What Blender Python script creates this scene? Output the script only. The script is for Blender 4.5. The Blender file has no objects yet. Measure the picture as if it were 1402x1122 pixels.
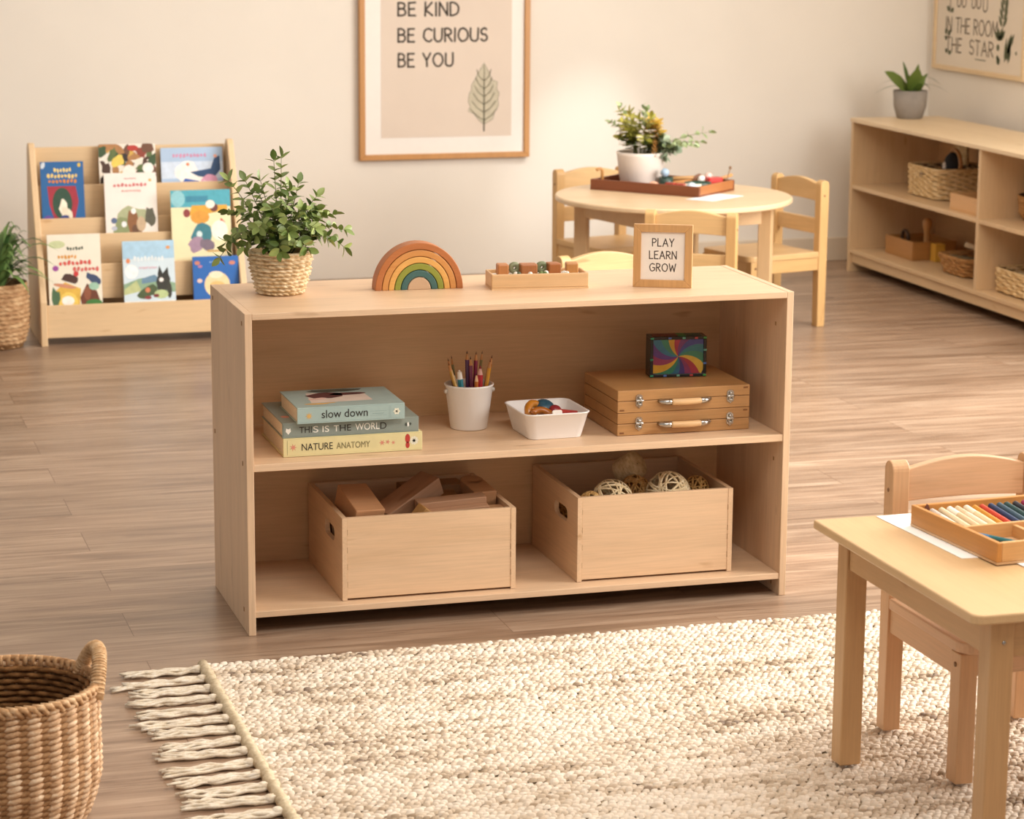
import bpy, bmesh, math, random
from mathutils import Vector, Matrix, Euler
PI = math.pi
C = bpy.context.scene.collection
SC = bpy.context.scene
rnd = random.Random(7)

# ------------------------------------------------------------------ colours / materials
def lin(h):
    h = h.lstrip('#'); o = []
    for i in (0, 2, 4):
        c = int(h[i:i+2], 16) / 255.0
        o.append(c / 12.92 if c <= 0.04045 else ((c + 0.055) / 1.055) ** 2.4)
    return o
def mul(c, k): return [min(1.0, max(0.0, x * k)) for x in c]
_mats = {}
def nodes_of(m):
    m.use_nodes = True
    nt = m.node_tree
    return nt, nt.nodes['Principled BSDF']
def N(nt, t, **kw):
    n = nt.nodes.new(t)
    for k, v in kw.items():
        if k in n.inputs: n.inputs[k].default_value = v
        else: setattr(n, k, v)
    return n
def ramp(nt, stops):
    r = nt.nodes.new('ShaderNodeValToRGB')
    e = r.color_ramp.elements
    while len(e) > 1: e.remove(e[-1])
    e[0].position = stops[0][0]; e[0].color = (*stops[0][1], 1)
    for p, c in stops[1:]:
        x = e.new(p); x.color = (*c, 1)
    return r
def coords(nt, scale, rnd_off=True):
    tc = nt.nodes.new('ShaderNodeTexCoord')
    mp = nt.nodes.new('ShaderNodeMapping'); mp.inputs['Scale'].default_value = scale
    if rnd_off:
        oi = nt.nodes.new('ShaderNodeObjectInfo')
        ml = N(nt, 'ShaderNodeMath', operation='MULTIPLY'); ml.inputs[1].default_value = 17.3
        nt.links.new(oi.outputs['Random'], ml.inputs[0])
        ad = N(nt, 'ShaderNodeVectorMath', operation='ADD')
        nt.links.new(tc.outputs['Object'], ad.inputs[0]); nt.links.new(ml.outputs[0], ad.inputs[1])
        nt.links.new(ad.outputs[0], mp.inputs['Vector'])
    else:
        nt.links.new(tc.outputs['Object'], mp.inputs['Vector'])
    return mp
def plain(hexc, rough=0.55, metal=0.0, var=0.06, scale=40, bump=0.0, spec=0.5, name=None, sheen=0.0, coat=0.0, trans=0.0):
    key = ('p', hexc, rough, metal, var, scale, bump, spec, sheen, coat, trans)
    if key in _mats: return _mats[key]
    m = bpy.data.materials.new(name or 'surface_' + hexc.lstrip('#')); nt, b = nodes_of(m)
    c = lin(hexc)
    mp = coords(nt, (scale,) * 3)
    nz = N(nt, 'ShaderNodeTexNoise', Scale=1.0, Detail=4.0); nt.links.new(mp.outputs[0], nz.inputs['Vector'])
    r = ramp(nt, [(0.3, mul(c, 1 - var)), (0.7, mul(c, 1 + var))]); nt.links.new(nz.outputs['Fac'], r.inputs['Fac'])
    nt.links.new(r.outputs['Color'], b.inputs['Base Color'])
    b.inputs['Roughness'].default_value = rough; b.inputs['Metallic'].default_value = metal
    b.inputs['Specular IOR Level'].default_value = spec
    if sheen: b.inputs['Sheen Weight'].default_value = sheen
    if coat: b.inputs['Coat Weight'].default_value = coat; b.inputs['Coat Roughness'].default_value = 0.15
    if bump:
        bp = N(nt, 'ShaderNodeBump', Strength=bump, Distance=0.002); nt.links.new(nz.outputs['Fac'], bp.inputs['Height'])
        nt.links.new(bp.outputs['Normal'], b.inputs['Normal'])
    _mats[key] = m; return m
def wood(hexc, axis='x', rough=0.42, contrast=0.10, fine=0.07, fig=1.0, knots=0.35):
    """pale timber: long soft figure plus fine fibres along the given axis, a few darker flecks"""
    key = ('w', hexc, axis, rough, contrast, fine, fig, knots)
    if key in _mats: return _mats[key]
    m = bpy.data.materials.new('timber_' + axis + '_' + hexc.lstrip('#')); nt, b = nodes_of(m)
    c = lin(hexc)
    a = {'x': 0, 'y': 1, 'z': 2}[axis]
    def sc(lo, hi):
        v = [hi, hi, hi]; v[a] = lo; return tuple(v)
    mp = coords(nt, sc(1.6 * fig, 11 * fig))
    n1 = N(nt, 'ShaderNodeTexNoise', Scale=1.0, Detail=5.0, Roughness=0.6, Distortion=0.9); nt.links.new(mp.outputs[0], n1.inputs['Vector'])
    r1 = ramp(nt, [(0.25, mul([c[0], c[1] * .96, c[2] * .90], 1 - contrast)), (0.5, c), (0.75, mul(c, 1 + contrast * .7))])
    nt.links.new(n1.outputs['Fac'], r1.inputs['Fac'])
    mp2 = coords(nt, sc(9, 260))
    n2 = N(nt, 'ShaderNodeTexNoise', Scale=1.0, Detail=3.0, Roughness=0.6); nt.links.new(mp2.outputs[0], n2.inputs['Vector'])
    r2 = ramp(nt, [(0.3, [1 - fine * 1.6] * 3), (0.65, [1.0] * 3)]); nt.links.new(n2.outputs['Fac'], r2.inputs['Fac'])
    mx = N(nt, 'ShaderNodeMix', data_type='RGBA', blend_type='MULTIPLY'); mx.inputs[0].default_value = 1.0
    nt.links.new(r1.outputs['Color'], mx.inputs[6]); nt.links.new(r2.outputs['Color'], mx.inputs[7])
    mp3 = coords(nt, sc(7, 30))
    n3 = N(nt, 'ShaderNodeTexNoise', Scale=1.0, Detail=2.0); nt.links.new(mp3.outputs[0], n3.inputs['Vector'])
    k = 1 - knots
    r3 = ramp(nt, [(0.22, [k, k * .9, k * .8]), (0.29, [1.0] * 3)]); nt.links.new(n3.outputs['Fac'], r3.inputs['Fac'])
    mx2 = N(nt, 'ShaderNodeMix', data_type='RGBA', blend_type='MULTIPLY'); mx2.inputs[0].default_value = 1.0
    nt.links.new(mx.outputs[2], mx2.inputs[6]); nt.links.new(r3.outputs['Color'], mx2.inputs[7])
    nt.links.new(mx2.outputs[2], b.inputs['Base Color'])
    b.inputs['Roughness'].default_value = rough
    bp = N(nt, 'ShaderNodeBump', Strength=0.12, Distance=0.001); nt.links.new(n2.outputs['Fac'], bp.inputs['Height'])
    nt.links.new(bp.outputs['Normal'], b.inputs['Normal'])
    _mats[key] = m; return m
def straw(hexa, hexb, hexc, rough=0.75, scale=60):
    """plant fibre in mixed tones, colour changing from strand to strand"""
    key = ('s', hexa, hexb, hexc, scale)
    if key in _mats: return _mats[key]
    m = bpy.data.materials.new('woven_' + hexb.lstrip('#')); nt, b = nodes_of(m)
    mp = coords(nt, (scale, scale, scale * 2.2))
    n1 = N(nt, 'ShaderNodeTexNoise', Scale=1.0, Detail=5.0, Roughness=0.7); nt.links.new(mp.outputs[0], n1.inputs['Vector'])
    r = ramp(nt, [(0.3, lin(hexa)), (0.5, lin(hexb)), (0.7, lin(hexc))]); nt.links.new(n1.outputs['Fac'], r.inputs['Fac'])
    nt.links.new(r.outputs['Color'], b.inputs['Base Color']); b.inputs['Roughness'].default_value = rough
    b.inputs['Specular IOR Level'].default_value = 0.25
    bp = N(nt, 'ShaderNodeBump', Strength=0.3, Distance=0.002); nt.links.new(n1.outputs['Fac'], bp.inputs['Height'])
    nt.links.new(bp.outputs['Normal'], b.inputs['Normal'])
    _mats[key] = m; return m
def leafmat(hexa, hexb, rough=0.45):
    key = ('l', hexa, hexb)
    if key in _mats: return _mats[key]
    m = bpy.data.materials.new('leaf_' + hexa.lstrip('#')); nt, b = nodes_of(m)
    g = nt.nodes.new('ShaderNodeNewGeometry')
    r = ramp(nt, [(0.0, lin(hexa)), (1.0, lin(hexb))]); nt.links.new(g.outputs['Random Per Island'], r.inputs['Fac'])
    nt.links.new(r.outputs['Color'], b.inputs['Base Color']); b.inputs['Roughness'].default_value = rough
    b.inputs['Subsurface Weight'].default_value = 0.0
    _mats[key] = m; return m

# ------------------------------------------------------------------ mesh builder
class MB:
    def __init__(s): s.v = []; s.f = []; s.mi = []; s.sm = []; s.cur = 0; s.smooth = False
    def add(s, vs, fs, smooth=None):
        o = len(s.v); s.v.extend([tuple(p) for p in vs])
        for f in fs:
            s.f.append(tuple(i + o for i in f)); s.mi.append(s.cur); s.sm.append(s.smooth if smooth is None else smooth)
        return o
    def box(s, x0, x1, y0, y1, z0, z1):
        vs = [(x0,y0,z0),(x1,y0,z0),(x1,y1,z0),(x0,y1,z0),(x0,y0,z1),(x1,y0,z1),(x1,y1,z1),(x0,y1,z1)]
        return s.add(vs, [(0,3,2,1),(4,5,6,7),(0,1,5,4),(1,2,6,5),(2,3,7,6),(3,0,4,7)], False)
    def cbox(s, c, sz, rot=None):
        hx, hy, hz = sz[0]/2, sz[1]/2, sz[2]/2
        o = s.box(-hx, hx, -hy, hy, -hz, hz)
        M = Matrix.Translation(c) @ (rot.to_4x4() if rot is not None else Matrix.Identity(4))
        s.xf(M, o); return o
    def xf(s, M, o):
        for i in range(o, len(s.v)): s.v[i] = tuple(M @ Vector(s.v[i]))
    def prism(s, pts, h0, h1, plane='xy', smooth=False):
        n = len(pts)
        def P(a, b, h): return {'xy': (a, b, h), 'xz': (a, h, b), 'yz': (h, a, b)}[plane]
        vs = [P(a, b, h0) for a, b in pts] + [P(a, b, h1) for a, b in pts]
        area = sum(pts[i][0]*pts[(i+1)%n][1] - pts[(i+1)%n][0]*pts[i][1] for i in range(n))
        flip = (area < 0) != (plane == 'xz') != (h1 < h0)
        bot = tuple(range(n-1, -1, -1)); top = tuple(range(n, 2*n))
        sides = [(i, (i+1) % n, n + (i+1) % n, n + i) for i in range(n)]
        fs = [bot, top] + sides
        if flip: fs = [tuple(reversed(f)) for f in fs]
        o = s.add(vs, fs, False)
        if smooth:
            for k in range(len(s.sm) - n, len(s.sm)): s.sm[k] = True
        return o
    def lathe(s, prof, n=32, c=(0,0,0), capb=True, capt=False, sx=1, sy=1, smooth=True):
        vs = []; fs = []; m = len(prof)
        for r, z in prof:
            for k in range(n):
                a = 2*PI*k/n; vs.append((c[0]+r*sx*math.cos(a), c[1]+r*sy*math.sin(a), c[2]+z))
        for j in range(m-1):
            for k in range(n):
                k2 = (k+1) % n; fs.append((j*n+k, j*n+k2, (j+1)*n+k2, (j+1)*n+k))
        o = s.add(vs, fs, smooth)
        if capb: s.f.append(tuple(o+k for k in range(n-1, -1, -1))); s.mi.append(s.cur); s.sm.append(False)
        if capt: s.f.append(tuple(o+(m-1)*n+k for k in range(n))); s.mi.append(s.cur); s.sm.append(False)
        return o
    def tube(s, pts, r, n=8, cap=True, closed=False, flat=None, smooth=True):
        """sweep; r number or list; flat=(vector, factor) squeezes the section along a direction"""
        P = [Vector(p) if len(p) == 3 else Vector((p[0], p[1], 0)) for p in pts]; L = len(P)
        R = r if isinstance(r, (list, tuple)) else [r]*L
        vs = []; fs = []; prev = None
        for i in range(L):
            if closed: t = P[(i+1) % L] - P[i-1]
            else: t = P[min(i+1, L-1)] - P[max(i-1, 0)]
            if t.length < 1e-9: t = Vector((0,0,1))
            t.normalize()
            if prev is None:
                up = Vector((0,0,1)) if abs(t.z) < 0.9 else Vector((1,0,0))
                a = t.cross(up).normalized()
            else:
                a = prev - t * prev.dot(t)
                a = a.normalized() if a.length > 1e-6 else t.orthogonal().normalized()
            prev = a; b = t.cross(a)
            for k in range(n):
                w = 2*PI*k/n; d = a*math.cos(w)*R[i] + b*math.sin(w)*R[i]
                if flat: d = d - flat[0]*(d.dot(flat[0]))*(1-flat[1])
                vs.append(P[i]+d)
        for i in range(L if closed else L-1):
            i2 = (i+1) % L
            for k in range(n):
                k2 = (k+1) % n; fs.append((i*n+k, i*n+k2, i2*n+k2, i2*n+k))
        if cap and not closed:
            fs.append(tuple(range(n-1, -1, -1))); fs.append(tuple((L-1)*n+k for k in range(n)))
        return s.add(vs, fs, smooth)
    def ball(s, c, r, n=12, m=8, M=None):
        if not isinstance(r, (tuple, list)): r = (r, r, r)
        vs = [(0,0,-1)]; fs = []
        for j in range(1, m):
            p = -PI/2 + PI*j/m
            for k in range(n):
                a = 2*PI*k/n; vs.append((math.cos(p)*math.cos(a), math.cos(p)*math.sin(a), math.sin(p)))
        vs.append((0,0,1)); T = len(vs)-1
        for k in range(n):
            fs.append((0, 1+(k+1)%n, 1+k)); fs.append((T, 1+(m-2)*n+k, 1+(m-2)*n+(k+1)%n))
        for j in range(m-2):
            for k in range(n):
                fs.append((1+j*n+k, 1+j*n+(k+1)%n, 1+(j+1)*n+(k+1)%n, 1+(j+1)*n+k))
        vs = [Vector((x*r[0], y*r[1], z*r[2])) for x, y, z in vs]
        if M is not None: vs = [M @ v for v in vs]
        return s.add([v + Vector(c) for v in vs], fs, True)
    def build(s, name, mats, parent=None, bevel=0, seg=2):
        me = bpy.data.meshes.new(name); me.from_pydata(s.v, [], s.f)
        if not isinstance(mats, (list, tuple)): mats = [mats]
        for m in mats: me.materials.append(m)
        me.polygons.foreach_set('material_index', s.mi); me.polygons.foreach_set('use_smooth', s.sm)
        me.update()
        o = bpy.data.objects.new(name, me); C.objects.link(o)
        if parent is not None: o.parent = parent
        if bevel:
            b = o.modifiers.new('edge', 'BEVEL'); b.width = bevel; b.segments = seg; b.limit_method = 'ANGLE'; b.angle_limit = math.radians(40)
        return o
def tag(o, label, cat, group=None):
    o['label'] = label; o['category'] = cat
    if group: o['group'] = group
    return o
def thing(name, label, cat, loc=(0,0,0), rz=0.0, group=None):
    o = bpy.data.objects.new(name, None); C.objects.link(o)
    o.empty_display_size = 0.05; o.location = loc; o.rotation_euler = (0, 0, rz)
    return tag(o, label, cat, group)
def struct(o): o['kind'] = 'structure'; return o
def dup(root, loc, rz, label, group=None):
    r = root.copy(); C.objects.link(r); r.location = loc; r.rotation_euler = (0, 0, rz); r['label'] = label
    if group: r['group'] = group
    for ch in list(root.children):
        c = ch.copy(); C.objects.link(c); c.parent = r
        for g in ch.children:
            d = g.copy(); C.objects.link(d); d.parent = c
    return r
def quick(name, mats, parent, fn, bevel=0, seg=2):
    m = MB(); fn(m); return m.build(name, mats, parent, bevel, seg)
def bx(name, mats, parent, x0, x1, y0, y1, z0, z1, bevel=0.0015):
    m = MB(); m.box(x0, x1, y0, y1, z0, z1); return m.build(name, mats, parent, bevel)

# ------------------------------------------------------------------ lettering: round-ended brush strokes
def arc(cx, cy, rx, ry, a0, a1, n=9):
    return [(cx+rx*math.cos(math.radians(a0+(a1-a0)*i/(n-1))), cy+ry*math.sin(math.radians(a0+(a1-a0)*i/(n-1)))) for i in range(n)]
GL = {
 'A': (.72, [[(0,0),(.36,1),(.72,0)], [(.14,.36),(.58,.36)]]),
 'B': (.56, [[(0,0),(0,1)], [(0,1),(.2,1)]+arc(.24,.77,.26,.23,90,-90)+[(0,.54)], [(0,.54),(.24,.54)]+arc(.26,.27,.3,.27,90,-90)+[(0,0)]]),
 'C': (.66, [arc(.4,.5,.4,.5,50,310,15)]),
 'D': (.64, [[(0,0),(0,1)], [(0,1),(.15,1)]+arc(.16,.5,.48,.5,90,-90,13)+[(0,0)]]),
 'E': (.5, [[(.5,1),(0,1),(0,0),(.5,0)], [(0,.52),(.42,.52)]]),
 'G': (.72, [arc(.4,.5,.4,.5,50,330,15)+[(.72,.45),(.45,.45)]]),
 'H': (.62, [[(0,0),(0,1)], [(.62,0),(.62,1)], [(0,.5),(.62,.5)]]),
 'I': (.06, [[(.03,0),(.03,1)]]),
 'K': (.56, [[(0,0),(0,1)], [(.52,1),(.02,.45),(.56,0)]]),
 'L': (.48, [[(0,1),(0,0),(.48,0)]]),
 'M': (.8, [[(0,0),(.06,1),(.4,.25),(.74,1),(.8,0)]]),
 'N': (.62, [[(0,0),(0,1),(.62,0),(.62,1)]]),
 'O': (.8, [arc(.4,.5,.4,.5,90,450,19)]),
 'P': (.52, [[(0,0),(0,1)], [(0,1),(.2,1)]+arc(.24,.74,.28,.26,90,-90)+[(0,.48)]]),
 'R': (.56, [[(0,0),(0,1)], [(0,1),(.2,1)]+arc(.24,.75,.28,.25,90,-90)+[(0,.5)], [(.2,.5),(.56,0)]]),
 'S': (.52, [arc(.27,.75,.24,.25,35,250,10)+arc(.26,.26,.26,.26,75,-150,11)]),
 'T': (.62, [[(0,1),(.62,1)], [(.31,1),(.31,0)]]),
 'U': (.62, [[(0,1),(0,.3)]+arc(.31,.3,.31,.3,180,360)+[(.62,1)]]),
 'W': (.92, [[(0,1),(.22,0),(.46,.8),(.7,0),(.92,1)]]),
 'Y': (.62, [[(0,1),(.31,.48),(.62,1)], [(.31,.48),(.31,0)]]),
}
def letter_width(txt, gap=.22, space=.5):
    w = 0
    for ch in txt: w += space if ch == ' ' else GL[ch][0] + gap
    return w - gap
def strokes(m, txt, x, y, h, r, place, gap=.22, space=.5, wob=0.02, seed=1, wide=1.0):
    """place(a,b,depth) -> 3D point on the sign face"""
    g = random.Random(seed); cx = x
    for ch in txt:
        if ch == ' ': cx += space*h*wide; continue
        w, st = GL[ch]
        for line in st:
            pts = [(cx+(p[0]+g.uniform(-wob, wob))*h*wide, y+(p[1]+g.uniform(-wob, wob))*h) for p in line]
            P = [Vector(place(a, b, 0)) for a, b in pts]
            nrm = (Vector(place(0,0,1))-Vector(place(0,0,0))).normalized()
            cuts = [0]+[q for q in range(1, len(P)-1) if (P[q]-P[q-1]).length > 1e-9 and (P[q+1]-P[q]).length > 1e-9 and (P[q]-P[q-1]).angle(P[q+1]-P[q]) > .6]+[len(P)-1]
            for q0, q1 in zip(cuts, cuts[1:]): m.tube(P[q0:q1+1], r, 6, flat=(nrm, 0.25))
            for p in [P[q] for q in cuts]:
                q = Vector(p); o = m.ball((0,0,0), r, 8, 4)
                for i in range(o, len(m.v)):
                    d = Vector(m.v[i]); d = d - nrm*d.dot(nrm)*0.75; m.v[i] = tuple(q+d)
        cx += (w+gap)*h*wide
    return cx
def font_mesh(txt, size, depth=0.0003):
    cu = bpy.data.curves.new('t', 'FONT'); cu.body = txt; cu.size = size; cu.extrude = depth
    o = bpy.data.objects.new('t', cu); C.objects.link(o)
    dg = bpy.context.evaluated_depsgraph_get(); dg.update()
    me = bpy.data.meshes.new_from_object(o.evaluated_get(dg))
    vs = [tuple(v.co) for v in me.vertices]; fs = [tuple(p.vertices) for p in me.polygons]
    C.objects.unlink(o); bpy.data.objects.remove(o); bpy.data.curves.remove(cu); bpy.data.meshes.remove(me)
    return vs, fs
def font_text(m, txt, x, z, size, place, width=None, hscale=1.0):
    vs, fs = font_mesh(txt, size)
    xs = [v[0] for v in vs]; x0 = min(xs); w = max(xs)-x0
    k = (width/w) if width else 1.0
    m.add([place(x+(v[0]-x0)*k, z+v[1]*hscale, v[2]) for v in vs], fs, False)
# ------------------------------------------------------------------ flat printed shapes for covers
def ell(cx, cy, rx, ry, n=18, rot=0, wob=0, seed=0):
    g = random.Random(seed); o = []
    for k in range(n):
        a = 2*PI*k/n; q = 1+g.uniform(-wob, wob)
        x, y = rx*q*math.cos(a), ry*q*math.sin(a)
        o.append((cx+x*math.cos(rot)-y*math.sin(rot), cy+x*math.sin(rot)+y*math.cos(rot)))
    return o
def rc(x0, y0, x1, y1): return [(x0,y0),(x1,y0),(x1,y1),(x0,y1)]
def clip01(pts):
    return [(min(1, max(0, a)), min(1, max(0, b))) for a, b in pts]

WALLY, WALLX, TOPZ, MIDZ, BOTZ = 4.735, 3.79, 0.679, 0.364, 0.051
UP = 0.0007   # hair's breadth between resting things

# =================================================================== SETTING
def floor_mat():
    m = bpy.data.materials.new('plank_floor'); nt, b = nodes_of(m)
    tc = nt.nodes.new('ShaderNodeTexCoord')
    mp = N(nt, 'ShaderNodeMapping'); mp.inputs['Location'].default_value = (0.23, 0.115, 0); nt.links.new(tc.outputs['Object'], mp.inputs[0])
    br = N(nt, 'ShaderNodeTexBrick', offset=0.37, offset_frequency=2, squash=1.0)
    br.inputs['Color1'].default_value = (0, 0, 0, 1); br.inputs['Color2'].default_value = (1, 1, 1, 1); br.inputs['Mortar'].default_value = (.5, .5, .5, 1)
    br.inputs['Scale'].default_value = 1.0; br.inputs['Mortar Size'].default_value = 0.0011; br.inputs['Mortar Smooth'].default_value = 0.3
    br.inputs['Brick Width'].default_value = 1.22; br.inputs['Row Height'].default_value = 0.178; br.inputs['Bias'].default_value = 0.0
    nt.links.new(mp.outputs[0], br.inputs['Vector'])
    # grain is shifted from plank to plank
    cmb = N(nt, 'ShaderNodeVectorMath', operation='MULTIPLY_ADD')
    nt.links.new(br.outputs['Color'], cmb.inputs[0]); cmb.inputs[1].default_value = (7, 9, 3); nt.links.new(tc.outputs['Object'], cmb.inputs[2])
    def grain(sc, detail, dist):
        q = N(nt, 'ShaderNodeMapping'); q.inputs['Scale'].default_value = sc; nt.links.new(cmb.outputs[0], q.inputs[0])
        n = N(nt, 'ShaderNodeTexNoise', Scale=1.0, Detail=detail, Roughness=0.62, Distortion=dist); nt.links.new(q.outputs[0], n.inputs['Vector'])
        return n
    g1 = grain((1.3, 17, 1), 8, 1.4); g2 = grain((4, 95, 1), 4, 0.6); g3 = grain((2.0, 34, 1), 6, 2.2)
    base = ramp(nt, [(0.24, lin('6e5743')), (0.42, lin('967b65')), (0.56, lin('ad937c')), (0.75, lin('c6ae97'))]); nt.links.new(g1.outputs['Fac'], base.inputs[0])
    tint = ramp(nt, [(0.0, [.84, .83, .82]), (0.5, [.95, .94, .93]), (1.0, [1.05, 1.04, 1.03])]); nt.links.new(br.outputs['Color'], tint.inputs[0])
    fib = ramp(nt, [(0.32, [.80, .77, .74]), (0.6, [1, 1, 1])]); nt.links.new(g2.outputs['Fac'], fib.inputs[0])
    dk = ramp(nt, [(0.30, [.58, .52, .47]), (0.43, [1, 1, 1])]); nt.links.new(g3.outputs['Fac'], dk.inputs[0])
    last = base.outputs[0]
    for t in (tint, fib, dk):
        mx = N(nt, 'ShaderNodeMix', data_type='RGBA', blend_type='MULTIPLY'); mx.inputs[0].default_value = 1
        nt.links.new(last, mx.inputs[6]); nt.links.new(t.outputs[0], mx.inputs[7]); last = mx.outputs[2]
    seam = N(nt, 'ShaderNodeMix', data_type='RGBA', blend_type='MULTIPLY'); nt.links.new(br.outputs['Fac'], seam.inputs[0])
    nt.links.new(last, seam.inputs[6]); seam.inputs[7].default_value = (.5, .42, .36, 1)
    nt.links.new(seam.outputs[2], b.inputs['Base Color'])
    rr = N(nt, 'ShaderNodeMapRange'); rr.inputs['To Min'].default_value = .24; rr.inputs['To Max'].default_value = .40; nt.links.new(g1.outputs['Fac'], rr.inputs[0])
    nt.links.new(rr.outputs[0], b.inputs['Roughness'])
    bp = N(nt, 'ShaderNodeBump', Strength=.12, Distance=.001); nt.links.new(g2.outputs['Fac'], bp.inputs['Height']); nt.links.new(bp.outputs[0], b.inputs['Normal'])
    return m
wall_m = plain('e4dccf', rough=0.85, var=0.02, scale=3, spec=0.2, name='wall_paint')
trim_m = plain('d9c9b2', rough=0.6, var=0.02, scale=5, name='baseboard_paint')
f = quick('floor', floor_mat(), None, lambda m: m.box(-3.2, WALLX+.12, -6.2, WALLY+.12, -0.06, 0)); struct(f)
w = quick('wall_back', wall_m, None, lambda m: m.box(-3.2, WALLX+.12, WALLY, WALLY+.12, 0, 2.7)); struct(w)
def rw(m):          # right-hand wall with the tall daylight opening nearer the camera
    m.box(WALLX, WALLX+.12, 2.1, WALLY, 0, 2.7)
    m.box(WALLX, WALLX+.12, -1.9, 2.1, 0, 0.55)
    m.box(WALLX, WALLX+.12, -1.9, 2.1, 2.35, 2.7)
    m.box(WALLX, WALLX+.12, -6.2, -1.9, 0, 2.7)
struct(quick('wall_right', wall_m, None, rw))
struct(quick('ceiling', plain('efe9df', rough=.9, var=.01), None, lambda m: m.box(-3.2, WALLX+.12, -6.2, WALLY+.12, 2.7, 2.78)))
struct(quick('baseboard_back', trim_m, None, lambda m: m.box(2.55, WALLX, WALLY-.014, WALLY, 0, 0.098), .003))
struct(quick('baseboard_right', trim_m, None, lambda m: m.box(WALLX-.014, WALLX, -6.2, WALLY-.014, 0, 0.098), .003))
def wf(m):
    for y0, y1, z0, z1 in ((-1.9,-1.84,.55,2.35),(2.04,2.1,.55,2.35),(-1.84,2.04,.55,.61),(-1.84,2.04,2.29,2.35),(.07,.13,.61,2.29)):
        m.box(WALLX+.03, WALLX+.09, y0, y1, z0, z1)
struct(quick('window_1', plain('efe8dc', rough=.5, var=.01), None, wf))

# =================================================================== CAMERA
cam = bpy.data.cameras.new('camera'); co = bpy.data.objects.new('camera', cam); C.objects.link(co)
cam.sensor_width = 36; cam.sensor_fit = 'HORIZONTAL'; cam.lens = 3468.9/1402*36
co.location = (-0.922, -5.006, 1.531)
co.rotation_euler = (Matrix.Rotation(-0.2891, 3, 'Z') @ Matrix.Rotation(PI/2-0.2037, 3, 'X') @ Matrix.Rotation(0.0069, 3, 'Z')).to_euler()
cam.dof.use_dof = True; cam.dof.focus_distance = 5.15; cam.dof.aperture_fstop = 8.0
cam.clip_end = 60; SC.camera = co

# =================================================================== LIGHT
W = bpy.data.worlds.new('daylight'); SC.world = W; W.use_nodes = True
W.node_tree.nodes['Background'].inputs[0].default_value = (1.0, .975, .945, 1); W.node_tree.nodes['Background'].inputs[1].default_value = 0.46
def area(name, loc, target, sx, sy, power, col):
    l = bpy.data.lights.new(name, 'AREA'); l.shape = 'RECTANGLE'; l.size = sx; l.size_y = sy; l.energy = power; l.color = col
    o = bpy.data.objects.new(name, l); C.objects.link(o); o.location = loc
    o.rotation_euler = (Vector(target)-Vector(loc)).to_track_quat('-Z', 'Y').to_euler(); return o
area('window_daylight', (WALLX-.02, .1, 1.5), (0.6, .7, .1), 3.8, 1.7, 215, (1.0, .98, .95))
area('overhead_fill', (.7, -1.9, 2.66), (.6, -1.0, 0), 1.8, 1.4, 58, (1.0, .965, .92))  # added soft overhead fill, not a fixture of the room
area('back_overhead_fill', (1.9, 2.2, 2.66), (2.3, 3.1, 0), 3.4, 1.2, 46, (1.0, .965, .92))  # added fill that brightens the back of the room, no real fixture
sp = bpy.data.lights.new('sun_patch_spot', 'SPOT'); sp.energy = 150; sp.spot_size = math.radians(12); sp.spot_blend = 1.0; sp.color = (.96, .98, 1); sp.shadow_soft_size = .04  # added spot imitating the patch of sunlight on the back wall
spo = bpy.data.objects.new('sun_patch_spot', sp); C.objects.link(spo); spo.location = (3.2, 2.4, 2.62)
spo.rotation_euler = (Vector((2.24, WALLY, .45))-Vector((3.2, 2.4, 2.62))).to_track_quat('-Z', 'Y').to_euler()
vs = SC.view_settings; vs.view_transform = 'Standard'; vs.look = 'None'; vs.gamma = 1.0; vs.use_curve_mapping = False; vs.exposure = 0.26
SC.cycles.use_denoising = True; SC.cycles.max_bounces = 8; SC.cycles.diffuse_bounces = 5; SC.cycles.sample_clamp_indirect = 6

# =================================================================== STORAGE SHELF
BIR = 'dfbe9b'
def birch(ax): return wood(BIR, ax, contrast=.13, fine=.08, knots=.3)
EDGE = wood('e3c8a4', 'x', contrast=.05, fine=.05, knots=.1)
EDGEZ = wood('e3c8a4', 'z', contrast=.05, fine=.05, knots=.1)
SW, SD, ST = 1.2, 0.402, 0.0155
sh = thing('storage_shelf', 'low two-tier birch plywood storage shelf in the middle of the room', 'shelf', (0, 0, 0))
for x0 in (0, SW-ST):
    bx('side_panel', birch('z'), sh, x0, x0+ST, 0, SD, 0, TOPZ, .0012)
bx('top', birch('x'), sh, ST, SW-ST, 0, SD, TOPZ-.0138, TOPZ-.0004, .0012)
bx('shelf_board', birch('x'), sh, ST, SW-ST, .002, SD-.008, MIDZ-.0155, MIDZ, .0012)
bx('shelf_board', birch('x'), sh, ST, SW-ST, .002, SD-.008, BOTZ-.0135, BOTZ, .0012)
bx('back_panel', wood('d3ae82', 'x', contrast=.13, fine=.06, knots=.3), sh, ST, SW-ST, SD-.0079, SD, .002, TOPZ-.0138, 0)  # lengthened down to the floor to block light and darken the gap underneath
capm = plain('9c7448', rough=.6)
for y, z in ((.03, .655), (.37, .655), (.04, .36), (.37, .36), (.05, .045)):
    quick('screw_cap', capm, sh, lambda m: m.cbox((-.0004, y, z), (.0012, .006, .009)))
for y, z in ((.06, .60), (.05, .30), (.045, .02)):
    quick('screw_cap', capm, sh, lambda m: m.cbox((SW-ST-.0003, y, z), (.0012, .005, .008)))

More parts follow.
